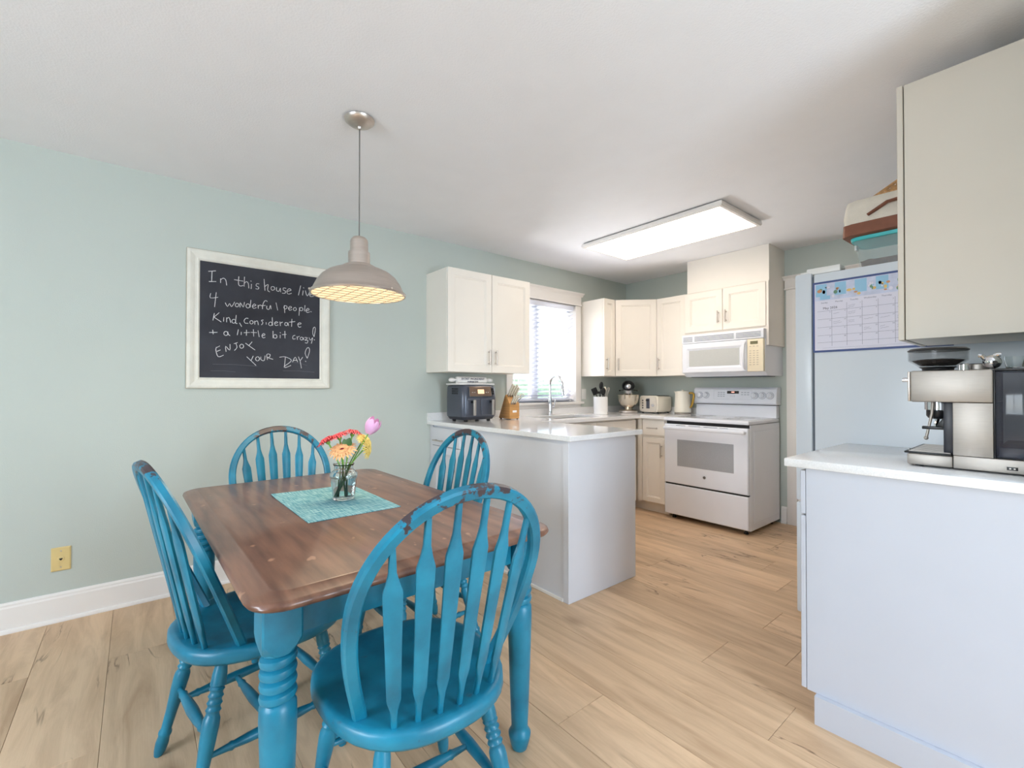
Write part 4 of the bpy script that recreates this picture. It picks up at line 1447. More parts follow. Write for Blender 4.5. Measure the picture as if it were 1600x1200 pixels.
def rope_leg(parent, loc, mesh_from=None):
    if mesh_from is not None:
        o = mesh_from.copy()
        COL.objects.link(o)
        o.parent = parent
        o.location = loc
        return o
    prof, zt = leg_profile(TT)
    mb = MB()
    seg = 32
    rings = []
    for (r_, z) in prof:
        ring = []
        for k in range(seg):
            a = 2 * math.pi * k / seg
            zz = z
            if .482 < z < .592:
                zz = z + .0035 * math.sin(a + .6)      # the carved rings slant like rope
            ring.append((r_ * math.cos(a), r_ * math.sin(a), zz))
        rings.append(ring)
    mb.loops(rings)
    hw = .0425

    def sq(h, z, c):
        return [(h, h - c, z), (h - c, h, z), (-h + c, h, z), (-h, h - c, z), (-h, -h + c, z), (-h + c, -h, z), (h - c, -h, z), (h, -h + c, z)]
    mb.loops([sq(hw * .86, zt - .006, hw * .55), sq(hw * .96, zt + .012, hw * .28), sq(hw, zt + .028, .004), sq(hw, TT - .0302, .004)])
    o = mb.build('leg', M_paint, parent, sharp=42)
    o.location = loc
    return o


l0 = None
for (x_, y_) in ((AX + .028, -AY), (AX + .028, AY), (-AX - .028, -AY), (-AX - .028, AY)):
    o = rope_leg(t, (x_, y_, 0), l0)
    l0 = l0 or o

# ================================================================== CHAIRS
SEAT = 0.45
TILT = 0.374
HB, HM, HH, ZM = 0.176, 0.232, 0.520, 0.285


def bow_pts(n=48):
    pts = []
    for i in range(n + 1):
        s = -1 + 2 * i / n
        if abs(s) > .62:
            k = (1 - abs(s)) / .38
            w = HB + (HM - HB) * math.sin(k * math.pi / 2)
            h = ZM * k
        else:
            a = s / .62 * math.pi / 2
            w = HM * abs(math.sin(a)) ** .95
            h = ZM + (HH - ZM) * math.cos(a)
        sg = 1 if s >= 0 else -1
        pts.append(Vector((sg * w, -h * math.tan(TILT), SEAT + h)))
    return pts


def bow_height(x):
    best = None
    P = bow_pts(400)
    for p in P:
        if p.z > SEAT + ZM * .8 and (best is None or abs(p.x - x) < abs(best.x - x)):
            best = p
    return best


def seat_outline(inset, z, dz=None):
    pts = []
    n = 44
    for k in range(n):
        a = 2 * math.pi * k / n
        ca, sa = math.cos(a), math.sin(a)
        ex = 2.6
        rr5 = (abs(ca) ** ex + abs(sa) ** ex) ** (-1 / ex)
        y = sa * rr5
        x = ca * rr5
        wid = .224 + .024 * (y + 1) / 2 - .012 * max(0, -y) ** 2
        yy = .112 + y * (.247 - inset)
        if y > 0:
            yy += -.012 * abs(x) ** 2 * y
        xx = x * (wid - inset)
        zz = z
        pts.append((xx, yy, zz))
    return pts


def turned_along(p0, p1, prof, seg=14):
    """prof: list of (t 0..1, radius) from p0 to p1"""
    p0, p1 = Vector(p0), Vector(p1)
    mb = MB()
    pts = [p0.lerp(p1, a) for a, _ in prof]
    mb.tube(pts, [b for _, b in prof], seg)
    return mb


def chair_leg_prof():
    p = [(0, .013), (.03, .0145), (.10, .019), (.17, .020)]
    z = .17
    for k in range(4):
        p += [(z + .006, .0165), (z + .022, .0205), (z + .038, .0165)]
        z += .042
    p += [(z + .01, .0175), (z + .03, .0215), (z + .07, .0225), (z + .16, .021), (z + .32, .0165), (.80, .0145), (.815, .0185), (.83, .019), (.85, .016), (.90, .0185), (.96, .0165), (1.0, .0125)]
    return p


def make_chair():
    c = thing('dining_chair', '', 'chair')
    rings = [seat_outline(.030, SEAT - .045), seat_outline(.008, SEAT - .043), seat_outline(.0, SEAT - .032), seat_outline(.001, SEAT - .008), seat_outline(.008, SEAT - .001), seat_outline(.020, SEAT)]
    rings.append([(x * .80, .112 + (y - .112) * .80, SEAT - .004) for (x, y, z) in seat_outline(.02, 0)])
    rings.append([(x * .45, .112 + (y - .112) * .45, SEAT - .010) for (x, y, z) in seat_outline(.02, 0)])
    rings.append([(x * .12, .112 + (y - .112) * .12, SEAT - .011) for (x, y, z) in seat_outline(.02, 0)])
    MB().loops(rings).build('seat', M_paint_seat, c, sharp=60)
    pts = bow_pts()
    pts[0] = pts[0] + Vector((0, .002, -.006))
    pts[-1] = pts[-1] + Vector((0, .002, -.006))
    a, b, q = .0155, .0125, .005
    sec = [(a, b - q), (a - q, b), (-a + q, b), (-a, b - q), (-a, -b + q), (-a + q, -b), (a - q, -b), (a, -b + q)]
    MB().sweep(pts, sec, nrm=(0, math.cos(TILT), math.sin(TILT))).build('bow', M_paint_bow, c, sharp=30)
    for k in range(6):
        u = (k - 2.5) / 2.5
        base = Vector((u * .128, -.098 + .020 * u * u, SEAT - .004))
        tb = bow_height(u * .172)
        topp = Vector((tb.x, tb.y + .002, tb.z - .016))
        L_ = topp - base
        prof = [(0, .0065, .0065), (.05, .0065, .006), (.11, .0085, .0065), (.17, .0155, .006), (.45, .0175, .006), (.72, .0205, .0062), (.77, .0205, .0062), (.82, .0135, .0062), (.87, .0085, .0062), (1.0, .0068, .0062)]
        P_, S_ = [], []
        for (tt, wx, dp) in prof:
            P_.append(base + L_ * tt)
            S_.append([(wx, dp * .5), (wx * .7, dp), (-wx * .7, dp), (-wx, dp * .5), (-wx, -dp * .5), (-wx * .7, -dp), (wx * .7, -dp), (wx, -dp * .5)])
        MB().sweep(P_, S_, nrm=(-u * .25, 1, .25)).build('spindle', M_paint, c, sharp=45)
    lp = chair_leg_prof()
    ends = {}
    for (sx_, fy) in ((-1, 0), (1, 0), (-1, 1), (1, 1)):
        p0 = Vector((sx_ * (.135 if fy == 0 else .150), (-.035 if fy == 0 else .245), SEAT - .041))
        p1 = Vector((sx_ * (.195 if fy == 0 else .205), (-.125 if fy == 0 else .300), 0.0))
        ends[(sx_, fy)] = (p0, p1)
        mb = MB()
        P_ = [p0.lerp(p1, a_) for a_, _ in lp]
        mb.tube(P_, [b_ for _, b_ in lp], 16)
        for i_ in range(len(mb.v)):
            if mb.v[i_].z < 0:
                mb.v[i_].z = 0
        mb.build('leg', M_paint, c, sharp=50)
    sp = [(0, .007), (.08, .008), (.16, .0105), (.18, .013), (.20, .0105), (.30, .014), (.5, .0165), (.70, .014), (.80, .0105), (.82, .013), (.84, .0105), (.92, .008), (1, .007)]

    def on_leg(key, f_):
        return ends[key][0].lerp(ends[key][1], f_)
    for sx_ in (-1, 1):
        turned_along(on_leg((sx_, 0), .60), on_leg((sx_, 1), .60), sp).build('stretcher', M_paint, c, sharp=50)
    a_, b_ = on_leg((-1, 0), .60).lerp(on_leg((-1, 1), .60), .5), on_leg((1, 0), .60).lerp(on_leg((1, 1), .60), .5)
    turned_along(a_, b_, sp).build('stretcher', M_paint, c, sharp=50)
    turned_along(on_leg((-1, 1), .48), on_leg((1, 1), .48), sp).build('stretcher', M_paint, c, sharp=50)
    turned_along(on_leg((-1, 0), .48), on_leg((1, 0), .48), sp).build('stretcher', M_paint, c, sharp=50)
    return c


ch0 = make_chair()
CH = [((2.283, .574), 88.0, 'turquoise bow-back chair nearest the camera, at the right end of the table'),
      ((1.588, .217), 8.5, 'turquoise bow-back chair seen from the side at the left of the table'),
      ((0.742, .611), -89.5, 'turquoise bow-back chair at the far end of the table, below the blackboard'),
      ((1.36, 1.116), 182.0, 'turquoise bow-back chair between the table and the white peninsula')]
for i, (xy, ang, lab) in enumerate(CH):
    c = ch0 if i == 0 else copy_tree(ch0)
    c.location = (xy[0], xy[1], 0)
    c.rotation_euler = (0, 0, R(ang))
    c['label'] = lab
    c['group'] = 'turquoise chairs around the dining table'

# ================================================================== TABLE SETTING
MC = (1.445, .607, TT)
t = thing('placemat', 'woven turquoise placemat under the flower vase on the table', 'placemat', MC, R(.5))
mb = MB()
nx, ny = 12, 8
def mz(x, y):
    return .0006 + .004 * max(0, (-x - .15) / .11) ** 2 * max(0, (-y) / .17)
vs, fs = [], []
for lay in (0, 1):
    for i in range(nx + 1):
        for j in range(ny + 1):
            x_ = -.258 + .516 * i / nx
            y_ = -.166 + .332 * j / ny
            vs.append((x_, y_, mz(x_, y_) + lay * .0018))
def vi(l_, i, j):
    return l_ * (nx + 1) * (ny + 1) + i * (ny + 1) + j
for i in range(nx):
    for j in range(ny):
        fs.append((vi(1, i, j), vi(1, i + 1, j), vi(1, i + 1, j + 1), vi(1, i, j + 1)))
        fs.append((vi(0, i, j), vi(0, i, j + 1), vi(0, i + 1, j + 1), vi(0, i + 1, j)))
for i in range(nx):
    fs.append((vi(0, i, 0), vi(0, i + 1, 0), vi(1, i + 1, 0), vi(1, i, 0)))
    fs.append((vi(0, i, ny), vi(1, i, ny), vi(1, i + 1, ny), vi(0, i + 1, ny)))
for j in range(ny):
    fs.append((vi(0, 0, j), vi(1, 0, j), vi(1, 0, j + 1), vi(0, 0, j + 1)))
    fs.append((vi(0, nx, j), vi(0, nx, j + 1), vi(1, nx, j + 1), vi(1, nx, j)))
mb._add(vs, fs)
mb.build('mat', M_woven, t, sharp=50)

VZ = TT + .0026
VC = Vector((1.452, .648, VZ))
t = thing('vase', 'clear glass vase of water standing on the turquoise placemat', 'vase', VC)
outer = [(.036, 0), (.041, .002), (.043, .008), (.045, .04), (.050, .075), (.053, .092), (.052, .102), (.045, .112), (.038, .118), (.036, .124), (.036, .134), (.040, .139), (.041, .142)]
inner = [(.039, .142), (.036, .139), (.0335, .134), (.0335, .124), (.036, .117), (.0425, .109), (.0495, .100), (.0505, .092), (.0475, .075), (.0425, .04), (.040, .012), (.0, .009)]
MB().lathe([(0, 0)] + outer + inner, 40, cap=False).build('glass', M_glass, t, sharp=60)
MB().lathe([(0, .0095), (.0395, .0125), (.0420, .04), (.0470, .075), (.0498, .088), (.0, .088)], 32, cap=False).build('water', M_water, t, sharp=60)

RD = Vector((.635, .773, 0))     # to the right along the picture
FD = Vector((.773, -.635, 0))    # towards the room


def stem(parent, p0, p1, r_=.0026, bend=0.0, hide=M_green):
    p0, p1 = Vector(p0), Vector(p1)
    pts = []
    for k in range(7):
        a = k / 6
        p = p0.lerp(p1, a)
        p += Vector((0, 0, 1)) * bend * math.sin(math.pi * a)
        pts.append(p)
    return MB().tube(pts, r_, 8).build('stem', hide, parent)


def gerbera(name, label, s, f, z, nrm, rad, mat_p, base_s, base_f, inner_m=M_eye, layers=3, npet=22, droop=.1):
    u = thing(name, label, 'flower', VC, 0, 'flowers in the glass vase')
    head = RD * s + FD * f + Vector((0, 0, z))
    N = Vector(nrm).normalized()
    neck = RD * (s * .22) + FD * (f * .25) + Vector((0, 0, .130))
    lim = Vector((neck.x, neck.y, 0))
    if lim.length > .026:
        neck.x, neck.y = neck.x * .026 / lim.length, neck.y * .026 / lim.length
    foot = RD * base_s + FD * base_f + Vector((0, 0, .014))
    pts = [foot, foot.lerp(neck, .5), neck, neck.lerp(head, .5) + Vector((0, 0, .004)), head - N * .008]
    MB().tube(pts, [.0026, .0026, .0025, .0024, .0034], 8).build('stem', M_green, u)
    q = N.to_track_quat('Z', 'Y').to_matrix().to_4x4()
    q.translation = head
    MB().lathe([(.001, -.012), (.006, -.010), (.009, -.003), (.009, 0)], 12, q).build('calyx', M_green, u)
    pm = MB()
    rn = random.Random(int(abs(s) * 1000) + npet)
    for ly in range(layers):
        rl = rad * (1 - .24 * ly)
        lift = .002 + .005 * ly
        for k in range(npet):
            a = 2 * math.pi * (k + .5 * ly) / npet + rn.uniform(-.05, .05)
            rr6 = rl * rn.uniform(.9, 1.05)
            w_ = rad * .17
            ca, sa = math.cos(a), math.sin(a)
            dz = [0, lift + .003, lift + .004, lift - rad * droop]
            prof = [(.004, w_ * .3, dz[0]), (rr6 * .4, w_ * .8, dz[1]), (rr6 * .8, w_, dz[2]), (rr6, w_ * .35, dz[3] + .002)]
            vs_, fs_ = [], []
            for (rr7, ww, zz) in prof:
                for sd in (-1, 0, 1):
                    x_, y_ = rr7, ww * sd * .5
                    vs_.append((x_ * ca - y_ * sa, x_ * sa + y_ * ca, zz + abs(sd) * .0015))
            for i_ in range(3):
                for j_ in range(2):
                    b_ = i_ * 3 + j_
                    fs_.append((b_, b_ + 1, b_ + 4, b_ + 3))
            pm._add(vs_, fs_, q)
    pm.build('petals', mat_p, u, sharp=80)
    MB().lathe([(0, .0105), (.003, .0110), (.0065, .0105), (.009, .0085), (.010, .005), (.009, .002), (0, .002)], 16, q, cap=False).build('centre', inner_m, u)
    return u


gerbera('gerbera', 'coral pink gerbera leaning left, lowest of the three coral ones', -.062, .008, .230, (-.35, -.45, .85), .043, M_coral, -.012, .010)
gerbera('gerbera', 'coral pink gerbera in the middle of the bunch, above the peach one', -.020, -.004, .246, (-.10, -.35, 1), .043, M_coral, .010, .012)
gerbera('gerbera', 'red coral gerbera at the back of the bunch, right of the other coral ones', .024, -.030, .258, (.0, .2, 1), .041, M_coral, .0, -.022)
gerbera('gerbera', 'peach gerbera facing up at the front of the bunch', .003, .022, .196, (.50, -.42, .95), .057, M_peach, -.018, -.006)
gerbera('gerbera', 'pale yellow gerbera behind the tulip stem', .068, -.028, .232, (.6, .3, .8), .038, M_yellow, -.022, .004)
gerbera('gerbera', 'pale yellow gerbera turned away to the right of the bunch', .090, .006, .202, (.66, .78, .10), .043, M_yellow, -.026, .008)
# leaf sprig behind the peach flower
u = thing('leaf_sprig', 'dark green leaf standing between the peach and coral flowers', 'leaf', VC)
stem(u, RD * .006 + Vector((0, 0, .016)), RD * .016 + FD * .006 + Vector((0, 0, .212)), .002)
for (a0, ln, wd) in ((.5, .045, .016), (-.5, .04, .014)):
    base = RD * .016 + FD * .010 + Vector((0, 0, .205))
    dd = (Vector((0, 0, 1)) + RD * a0 * .6 + FD * .3).normalized()
    sd = dd.cross(FD).normalized()
    mbl = MB()
    vs_ = []
    for k in range(7):
        a = k / 6
        w_ = wd * math.sin(math.pi * min(a * .95 + .03, 1)) ** .8
        p = base + dd * ln * a - FD * .01 * a * a
        vs_ += [p - sd * w_, p + FD * .002, p + sd * w_]
    fs_ = []
    for k in range(6):
        for j_ in range(2):
            b_ = k * 3 + j_
            fs_.append((b_, b_ + 1, b_ + 4, b_ + 3))
    mbl._add(vs_, fs_)
    mbl.build('leaf', M_leaf, u, sharp=80)
# tulip
u = thing('tulip', 'pale pink tulip standing tallest in the vase', 'flower', VC, 0, 'flowers in the glass vase')
th = RD * .098 + FD * .0 + Vector((0, 0, .262))
foot = RD * -.018 + FD * .016 + Vector((0, 0, .014))
nk = RD * .024 + Vector((0, 0, .130))
MB().tube([foot, foot.lerp(nk, .5), nk, nk.lerp(th, .35), nk.lerp(th, .7), th], [.0028] * 6, 8).build('stem', M_green, u)
N = (Vector((0, 0, 1)) * .85 + RD * .45 + FD * .1).normalized()
q = N.to_track_quat('Z', 'Y').to_matrix().to_4x4()
q.translation = th
for k in range(6):
    a0 = 2 * math.pi * k / 6
    rs = 1.0 if k % 2 else .92
    mbl = MB()
    vs_ = []
    for i_ in range(8):
        tt = i_ / 7
        rr8 = .031 * rs * math.sin(math.pi * (.12 + .62 * tt)) ** .9
        zz = .066 * tt + (.002 if k % 2 else 0)
        half = .78 * math.sin(math.pi * min(.16 + .80 * tt, .985)) ** .6
        for j_ in range(5):
            a = a0 + half * (j_ - 2) / 2 * .9
            rr9 = rr8 * (1.0 - .03 * abs(j_ - 2))
            vs_.append((rr9 * math.cos(a), rr9 * math.sin(a), zz))
    fs_ = []
    for i_ in range(7):
        for j_ in range(4):
            b_ = i_ * 5 + j_
            fs_.append((b_, b_ + 1, b_ + 6, b_ + 5))
    mbl._add(vs_, fs_, q)
    mbl.build('petal', M_tulip, u, sharp=80)

# ================================================================== BLACKBOARD
BL = (0.001, .6375, 1.193)
t = thing('blackboard', 'white-framed blackboard with chalk handwriting on the green wall', 'blackboard', BL)
T_ = to_local(BL)
MB().box(.001, .0105, .285, .99, 1.248, 1.964, M=T_).build('slate', M_slate, t, smooth=False)
fy0, fy1, fz0, fz1 = .227, 1.048, 1.193, 2.025
fw = .066
prof = [(0.0, .001), (0.0, .018), (.006, .024), (.018, .026), (.030, .022), (.042, .016), (.052, .015), (.058, .018), (fw, .012), (fw, .006)]
rings_per = []
for (ins, dpt) in prof:
    rings_per.append([(dpt, fy0 + ins, fz0 + ins), (dpt, fy1 - ins, fz0 + ins), (dpt, fy1 - ins, fz1 - ins), (dpt, fy0 + ins, fz1 - ins)])
MB().loops(rings_per, M=T_, cap=False).build('frame', M_frame, t, smooth=False)
mbk = MB()
for q_ in ((fy0 + .001, fy1 - .001, fz0 + .0, fz0 + .002), (fy0, fy0 + .002, fz0 + .001, fz1 - .001), (fy1 - .002, fy1, fz0 + .001, fz1 - .001), (fy0 + .001, fy1 - .001, fz1 - .002, fz1)):
    mbk.box(.016, .0195, q_[0], q_[1], q_[2], q_[3], M=T_)
mbk.build('rubbed_edge', M_frame_rub, t, smooth=False)
CHALK = [[[(108,707),(146,716)],[(127,711),(125,650)],[(111,646),(148,651)],[(171,673),(171,646)],[(171,665),(184,677),(198,668),(203,635)],[(268,701),(266,656),(275,642),(292,648)],[(242,677),(292,675)],[(299,703),(297,642)],[(297,661),(310,675),(320,664),(323,634)],[(338,663),(336,632)],[(333,684),(337,679)],[(381,670),(367,669),(364,656),(379,648),(375,636),(361,637)],[(409,706),(415,632)],[(414,658),(433,675),(430,638),(443,627)],[(466,643),(460,640),(454,642),(450,648),(450,656),(454,663),(461,665),(467,664),(471,657),(471,649),(466,643)],[(483,663),(483,643),(496,638),(505,662),(507,635)],[(540,664),(524,664),(523,651),(536,645),(533,630),(516,629)],[(547,645),(571,656),(559,664),(545,646),(553,628),(574,636)],[(631,695),(617,628)],[(647,664),(643,631)],[(648,685),(652,680)],[(661,666),(673,630),(692,670)],[(689,640),(716,651),(707,664),(689,647),(694,629),(716,635)]],[[(121,576),(119,548),(159,557)],[(149,585),(141,495)],[(196,528),(208,506),(219,526),(229,507),(246,538)],[(264,511),(258,509),(253,511),(249,516),(250,523),(253,529),(259,532),(265,530),(268,524),(267,517),(264,511)],[(275,508),(276,538),(293,512),(299,544)],[(335,561),(331,513)],[(324,511),(318,508),(312,511),(308,517),(308,525),(312,532),(319,535),(325,532),(329,526),(329,518),(324,511)],[(345,522),(363,531),(354,538),(343,523),(351,510),(366,517)],[(375,534),(377,511)],[(376,525),(385,535),(394,534)],[(429,562),(419,568),(409,557),(402,535),(401,511)],[(392,531),(418,537)],[(426,535),(426,517),(439,514),(447,541),(451,516)],[(480,562),(490,513)],[(530,550),(533,500)],[(542,529),(536,526),(531,528),(527,534),(528,541),(532,547),(538,549),(543,547),(547,542),(546,535),(542,529)],[(556,531),(575,541),(565,547),(555,533),(563,521),(577,528)],[(600,523),(595,521),(589,523),(586,528),(586,535),(590,540),(596,543),(601,541),(604,536),(604,529),(600,523)],[(624,546),(621,491)],[(641,527),(634,525),(628,527),(625,532),(625,539),(629,545),(635,548),(641,546),(645,540),(645,533),(641,527)],[(659,565),(656,524)],[(666,529),(686,538),(677,546),(665,530),(673,518),(690,524)],[(696,528),(701,523)]],[[(140,457),(133,413)],[(165,463),(138,433)],[(138,433),(176,407)],[(189,437),(188,411)],[(204,437),(204,408)],[(204,430),(217,438),(226,407)],[(255,457),(252,409),(261,406)],[(247,408),(241,405),(235,408),(232,414),(232,421),(236,427),(242,430),(248,428),(251,422),(251,414),(247,408)],[(273,411),(285,388)],[(321,442),(309,443),(298,427),(304,412),(321,412)],[(344,412),(339,409),(333,411),(330,417),(330,424),(334,429),(339,431),(345,429),(348,424),(348,417),(344,412)],[(357,431),(358,408)],[(357,424),(372,432),(378,406)],[(407,441),(395,437),(404,423),(395,408)],[(422,428),(423,414)],[(458,463),(460,410)],[(453,410),(447,408),(441,410),(437,416),(438,423),(442,429),(448,432),(454,430),(457,424),(457,416),(453,410)],[(473,426),(491,432),(481,438),(471,425),(480,412),(494,418)],[(504,439),(507,411)],[(504,428),(520,439)],[(547,418),(541,416),(536,418),(533,423),(533,430),(536,435),(542,437),(547,435),(551,430),(550,424),(547,418)],[(552,438),(557,416)],[(577,464),(575,413)],[(560,441),(597,449)],[(615,431),(635,438),(625,444),(613,431),(622,413),(635,418)]],[[(132,355),(135,329)],[(114,338),(156,342)],[(206,328),(200,326),(194,328),(190,334),(190,342),(194,349),(201,351),(207,349),(210,342),(210,334),(206,328)],[(210,351),(214,333),(223,327)],[(267,369),(261,333)],[(283,354),(282,336)],[(312,370),(311,333)],[(297,351),(330,355)],[(350,376),(352,331)],[(335,356),(370,357)],[(376,371),(383,330)],[(398,338),(416,346),(408,354),(398,339),(406,326),(418,331)],[(463,375),(463,328)],[(482,330),(476,328),(470,330),(466,336),(466,344),(470,350),(477,352),(483,350),(486,344),(486,336),(482,330)],[(506,353),(506,331)],[(504,369),(509,365)],[(534,380),(535,332)],[(517,355),(544,359)],[(598,356),(584,350),(584,331),(600,334)],[(609,350),(612,328)],[(610,343),(625,353)],[(643,329),(637,327),(632,329),(629,334),(629,340),(633,345),(638,347),(644,345),(647,340),(646,334),(643,329)],[(648,345),(653,329)],[(657,346),(676,345),(660,327),(678,329),(674,309),(660,311)],[(686,348),(695,330),(710,349),(701,308)],[(719,355),(710,376),(712,410),(722,422),(727,407),(719,355)],[(718,337),(723,332)]],[[(152,252),(149,233),(161,194),(189,205)],[(154,250),(169,260)],[(154,226),(173,236)],[(202,226),(199,260),(221,237),(222,274)],[(253,283),(260,256),(246,236)],[(243,278),(263,287)],[(291,254),(285,252),(279,254),(275,261),(275,269),(280,275),(286,278),(292,275),(296,268),(295,260),(291,254)],[(306,286),(325,271)],[(343,296),(325,271)],[(325,271),(360,245)]],[[(313,201),(337,177)],[(350,207),(338,177)],[(337,177),(366,147)],[(380,179),(373,176),(367,179),(363,186),(364,194),(368,200),(375,203),(381,200),(385,193),(384,185),(380,179)],[(393,204),(394,185),(412,180),(417,212)],[(431,185),(427,220),(446,221),(443,203),(431,200),(464,190)],[(502,205),(534,210),(571,194),(568,176),(531,145),(543,140),(572,154)],[(538,207),(533,149)],[(582,176),(598,210),(614,177)],[(585,187),(610,190)],[(619,214),(629,189),(645,212)],[(629,189),(638,137)],[(675,205),(661,238),(671,272),(686,277),(689,251),(675,205)],[(662,187),(667,182)]]]
rn = random.Random(5)
WORDS = []
for line in CHALK:       # each written word is a part
    right = None
    for stroke in sorted(line, key=lambda q_: min(a for a, b in q_)):
        lo, hi_ = min(a for a, b in stroke), max(a for a, b in stroke)
        if right is None or lo - right > 13:
            WORDS.append([])
            right = hi_
        WORDS[-1].append(stroke)
        right = max(right, hi_)
for line in WORDS:
  mbk = MB()
  for stroke in line:
    P0 = [Vector((.0112, .227 + a / 1000, 1.193 + b / 1000)) for a, b in stroke]
    P1 = []
    for i_ in range(len(P0)):       # smooth the hand strokes with a Catmull-Rom pass
        if i_ == len(P0) - 1:
            P1.append(P0[i_])
            break
        pa, pb = P0[max(i_ - 1, 0)], P0[i_]
        pc, pd = P0[i_ + 1], P0[min(i_ + 2, len(P0) - 1)]
        for k in range(3):
            u_ = k / 3
            P1.append(.5 * ((2 * pb) + (pc - pa) * u_ + (2 * pa - 5 * pb + 4 * pc - pd) * u_ * u_ + (3 * pb - 3 * pc + pd - pa) * u_ ** 3))
    P2 = [P1[0]]
    for p in P1[1:]:
        if (p - P2[-1]).length > .0008:
            P2.append(p)
    if len(P2) < 2:
        P2.append(P2[0] + Vector((0, .003, .002)))
    mbk.tube(P2, [.0020 * rn.uniform(.8, 1.15) for _ in P2], 5, nrm=(1, 0, 0), flat=.35, M=T_)
  mbk.build('chalk_word', M_chalk, t)
mbk = MB()
for (ya, za, yb, zb) in ((.06 + .30, 1.34, .60, 1.335), (.75, 1.31, .95, 1.305), (.35, 1.30, .48, 1.296), (.80, 1.37, .90, 1.35)):
    mbk.tube([(.0107, ya, za), (.0107, (ya + yb) / 2, (za + zb) / 2 + .004), (.0107, yb, zb)], .0016, 5, nrm=(1, 0, 0), flat=.2, M=T_)
mbk.build('chalk_smear', M_chalkf, t)

# ================================================================== WALL PLATES
WL = (0.001, -.291, .317)
t = thing('phone_jack', 'ivory phone jack plate low on the green wall above the baseboard', 'wall plate', WL)
MB().loops([[(0, -.037, -.060), (0, .037, -.060), (0, .037, .060), (0, -.037, .060)], [(.0035, -.037, -.060), (.0035, .037, -.060), (.0035, .037, .060), (.0035, -.037, .060)], [(.006, -.032, -.055), (.006, .032, -.055), (.006, .032, .055), (.006, -.032, .055)]]).build('plate', M_beige, t, smooth=False)
mx_ = Matrix.Rotation(R(90), 4, 'Y')
MB().lathe([(.0145, 0), (.0145, .0015), (.0125, .0025), (0, .0025)], 24, Matrix.Translation((.006, 0, 0)) @ mx_, cap=False).build('jack_ring', M_beige, t)
MB().prism([(-.0065, .004), (.0065, .004), (.0065, .000), (.002, -.006), (-.002, -.006), (-.0065, .0)], .0084, .0092, 'x').build('socket_hole', M_dark, t, smooth=False)
for z_ in (-.041, .041):
    MB().lathe([(.0035, 0), (.0035, .0012), (0, .0014)], 12, Matrix.Translation((.006, 0, z_)) @ mx_, cap=False).build('screw', M_nickel, t)
WL = (0.001, 3.705, 1.133)
t = thing('light_switch', 'white rocker switch plate on the wall between window and utensil crock', 'switch', WL)
MB().box(0, .005, -.035, .035, -.055, .055).build('plate', M_whiteplastic, t, bevel=.002)
MB().box(.0045, .008, -.016, .016, -.033, .033).build('rocker', M_whiteplastic, t, bevel=.001)

# ================================================================== LAMPS
PC = (1.266, .779, H)
t = thing('pendant_lamp', 'brushed nickel dome pendant lamp hanging over the dining table', 'lamp', PC)
MB().lathe([(.062, -.0005), (.066, -.004), (.064, -.012), (.050, -.024), (.028, -.034), (.010, -.038), (.007, -.048), (.004, -.050)], 36).build('canopy', M_nickel, t)
MB().cyl((0, 0, -.048), (0, 0, -.545), .0028, seg=8).build('cord', M_grey, t)
MB().lathe([(.004, -.535), (.016, -.537), (.028, -.541), (.036, -.550), (.039, -.560), (.039, -.600), (.040, -.602), (.040, -.606), (.046, -.608), (.0475, -.612), (.0475, -.662), (.050, -.668)], 32).build('socket_housing', M_nickel, t)
so = [(.048, -.664), (.062, -.667), (.071, -.672), (.073, -.678), (.105, -.688), (.135, -.702), (.160, -.722), (.180, -.750), (.192, -.775), (.198, -.788), (.205, -.792), (.208, -.798), (.205, -.804)]
si = [(.200, -.804), (.200, -.796), (.194, -.788), (.188, -.775), (.176, -.752), (.156, -.725), (.131, -.706), (.10, -.692), (.050, -.682)]
MB().lathe(so + si, 56, cap=False).build('shade', M_nickel, t, sharp=50)
MB().lathe([(0, -.7985), (.1995, -.7985), (.1995, -.8015), (0, -.8015)], 48, cap=False).build('lamp_glass', M_lampglass, t)
wg = MB()
for k in range(-3, 4):
    for ax_ in (0, 1):
        d_ = k * .052
        hl = math.sqrt(max(.199 ** 2 - d_ ** 2, 0))
        p_, q_ = ((d_, -hl, -.8035), (d_, hl, -.8035)) if ax_ else ((-hl, d_, -.8035), (hl, d_, -.8035))
        wg.tube([p_, q_], .0013, 6)
wg.build('wire_guard', M_nickel, t)
for k in range(3):
    a = R(20 + 120 * k)
    MB().ball((.206 * math.cos(a), .206 * math.sin(a), -.794), .006, 8, 6).build('clip', M_nickel, t)
d = bpy.data.lights.new('pendant_bulb', 'AREA')
d.shape = 'DISK'
d.size = .36
d.energy = 4.0
d.color = (1.0, .80, .55)
o = bpy.data.objects.new('pendant_bulb', d)
COL.objects.link(o)
o.location = (PC[0], PC[1], PC[2] - .806)

CLt = (1.2935, 3.21, H)
t = thing('ceiling_light', 'large lit rectangular fluorescent panel on the kitchen ceiling', 'light', CLt)
MB().box(-.585, .585, -.288, .288, -.006, -.0005).build('mounting_plate', M_gasket, t, smooth=False)
fr = MB()
fr.loops([[(-.597, -.302, -.008), (.597, -.302, -.008), (.597, .302, -.008), (-.597, .302, -.008)],
          [(-.600, -.305, -.030), (.600, -.305, -.030), (.600, .305, -.030), (-.600, .305, -.030)],
          [(-.592, -.297, -.040), (.592, -.297, -.040), (.592, .297, -.040), (-.592, .297, -.040)],
          [(-.572, -.277, -.040), (.572, -.277, -.040), (.572, .277, -.040), (-.572, .277, -.040)],
          [(-.570, -.275, -.034), (.570, -.275, -.034), (.570, .275, -.034), (-.570, .275, -.034)]])
fr.build('frame', M_trim, t, smooth=False)
MB().box(-.571, .571, -.276, .276, -.0385, -.0345).build('diffuser', M_panel, t, smooth=False)


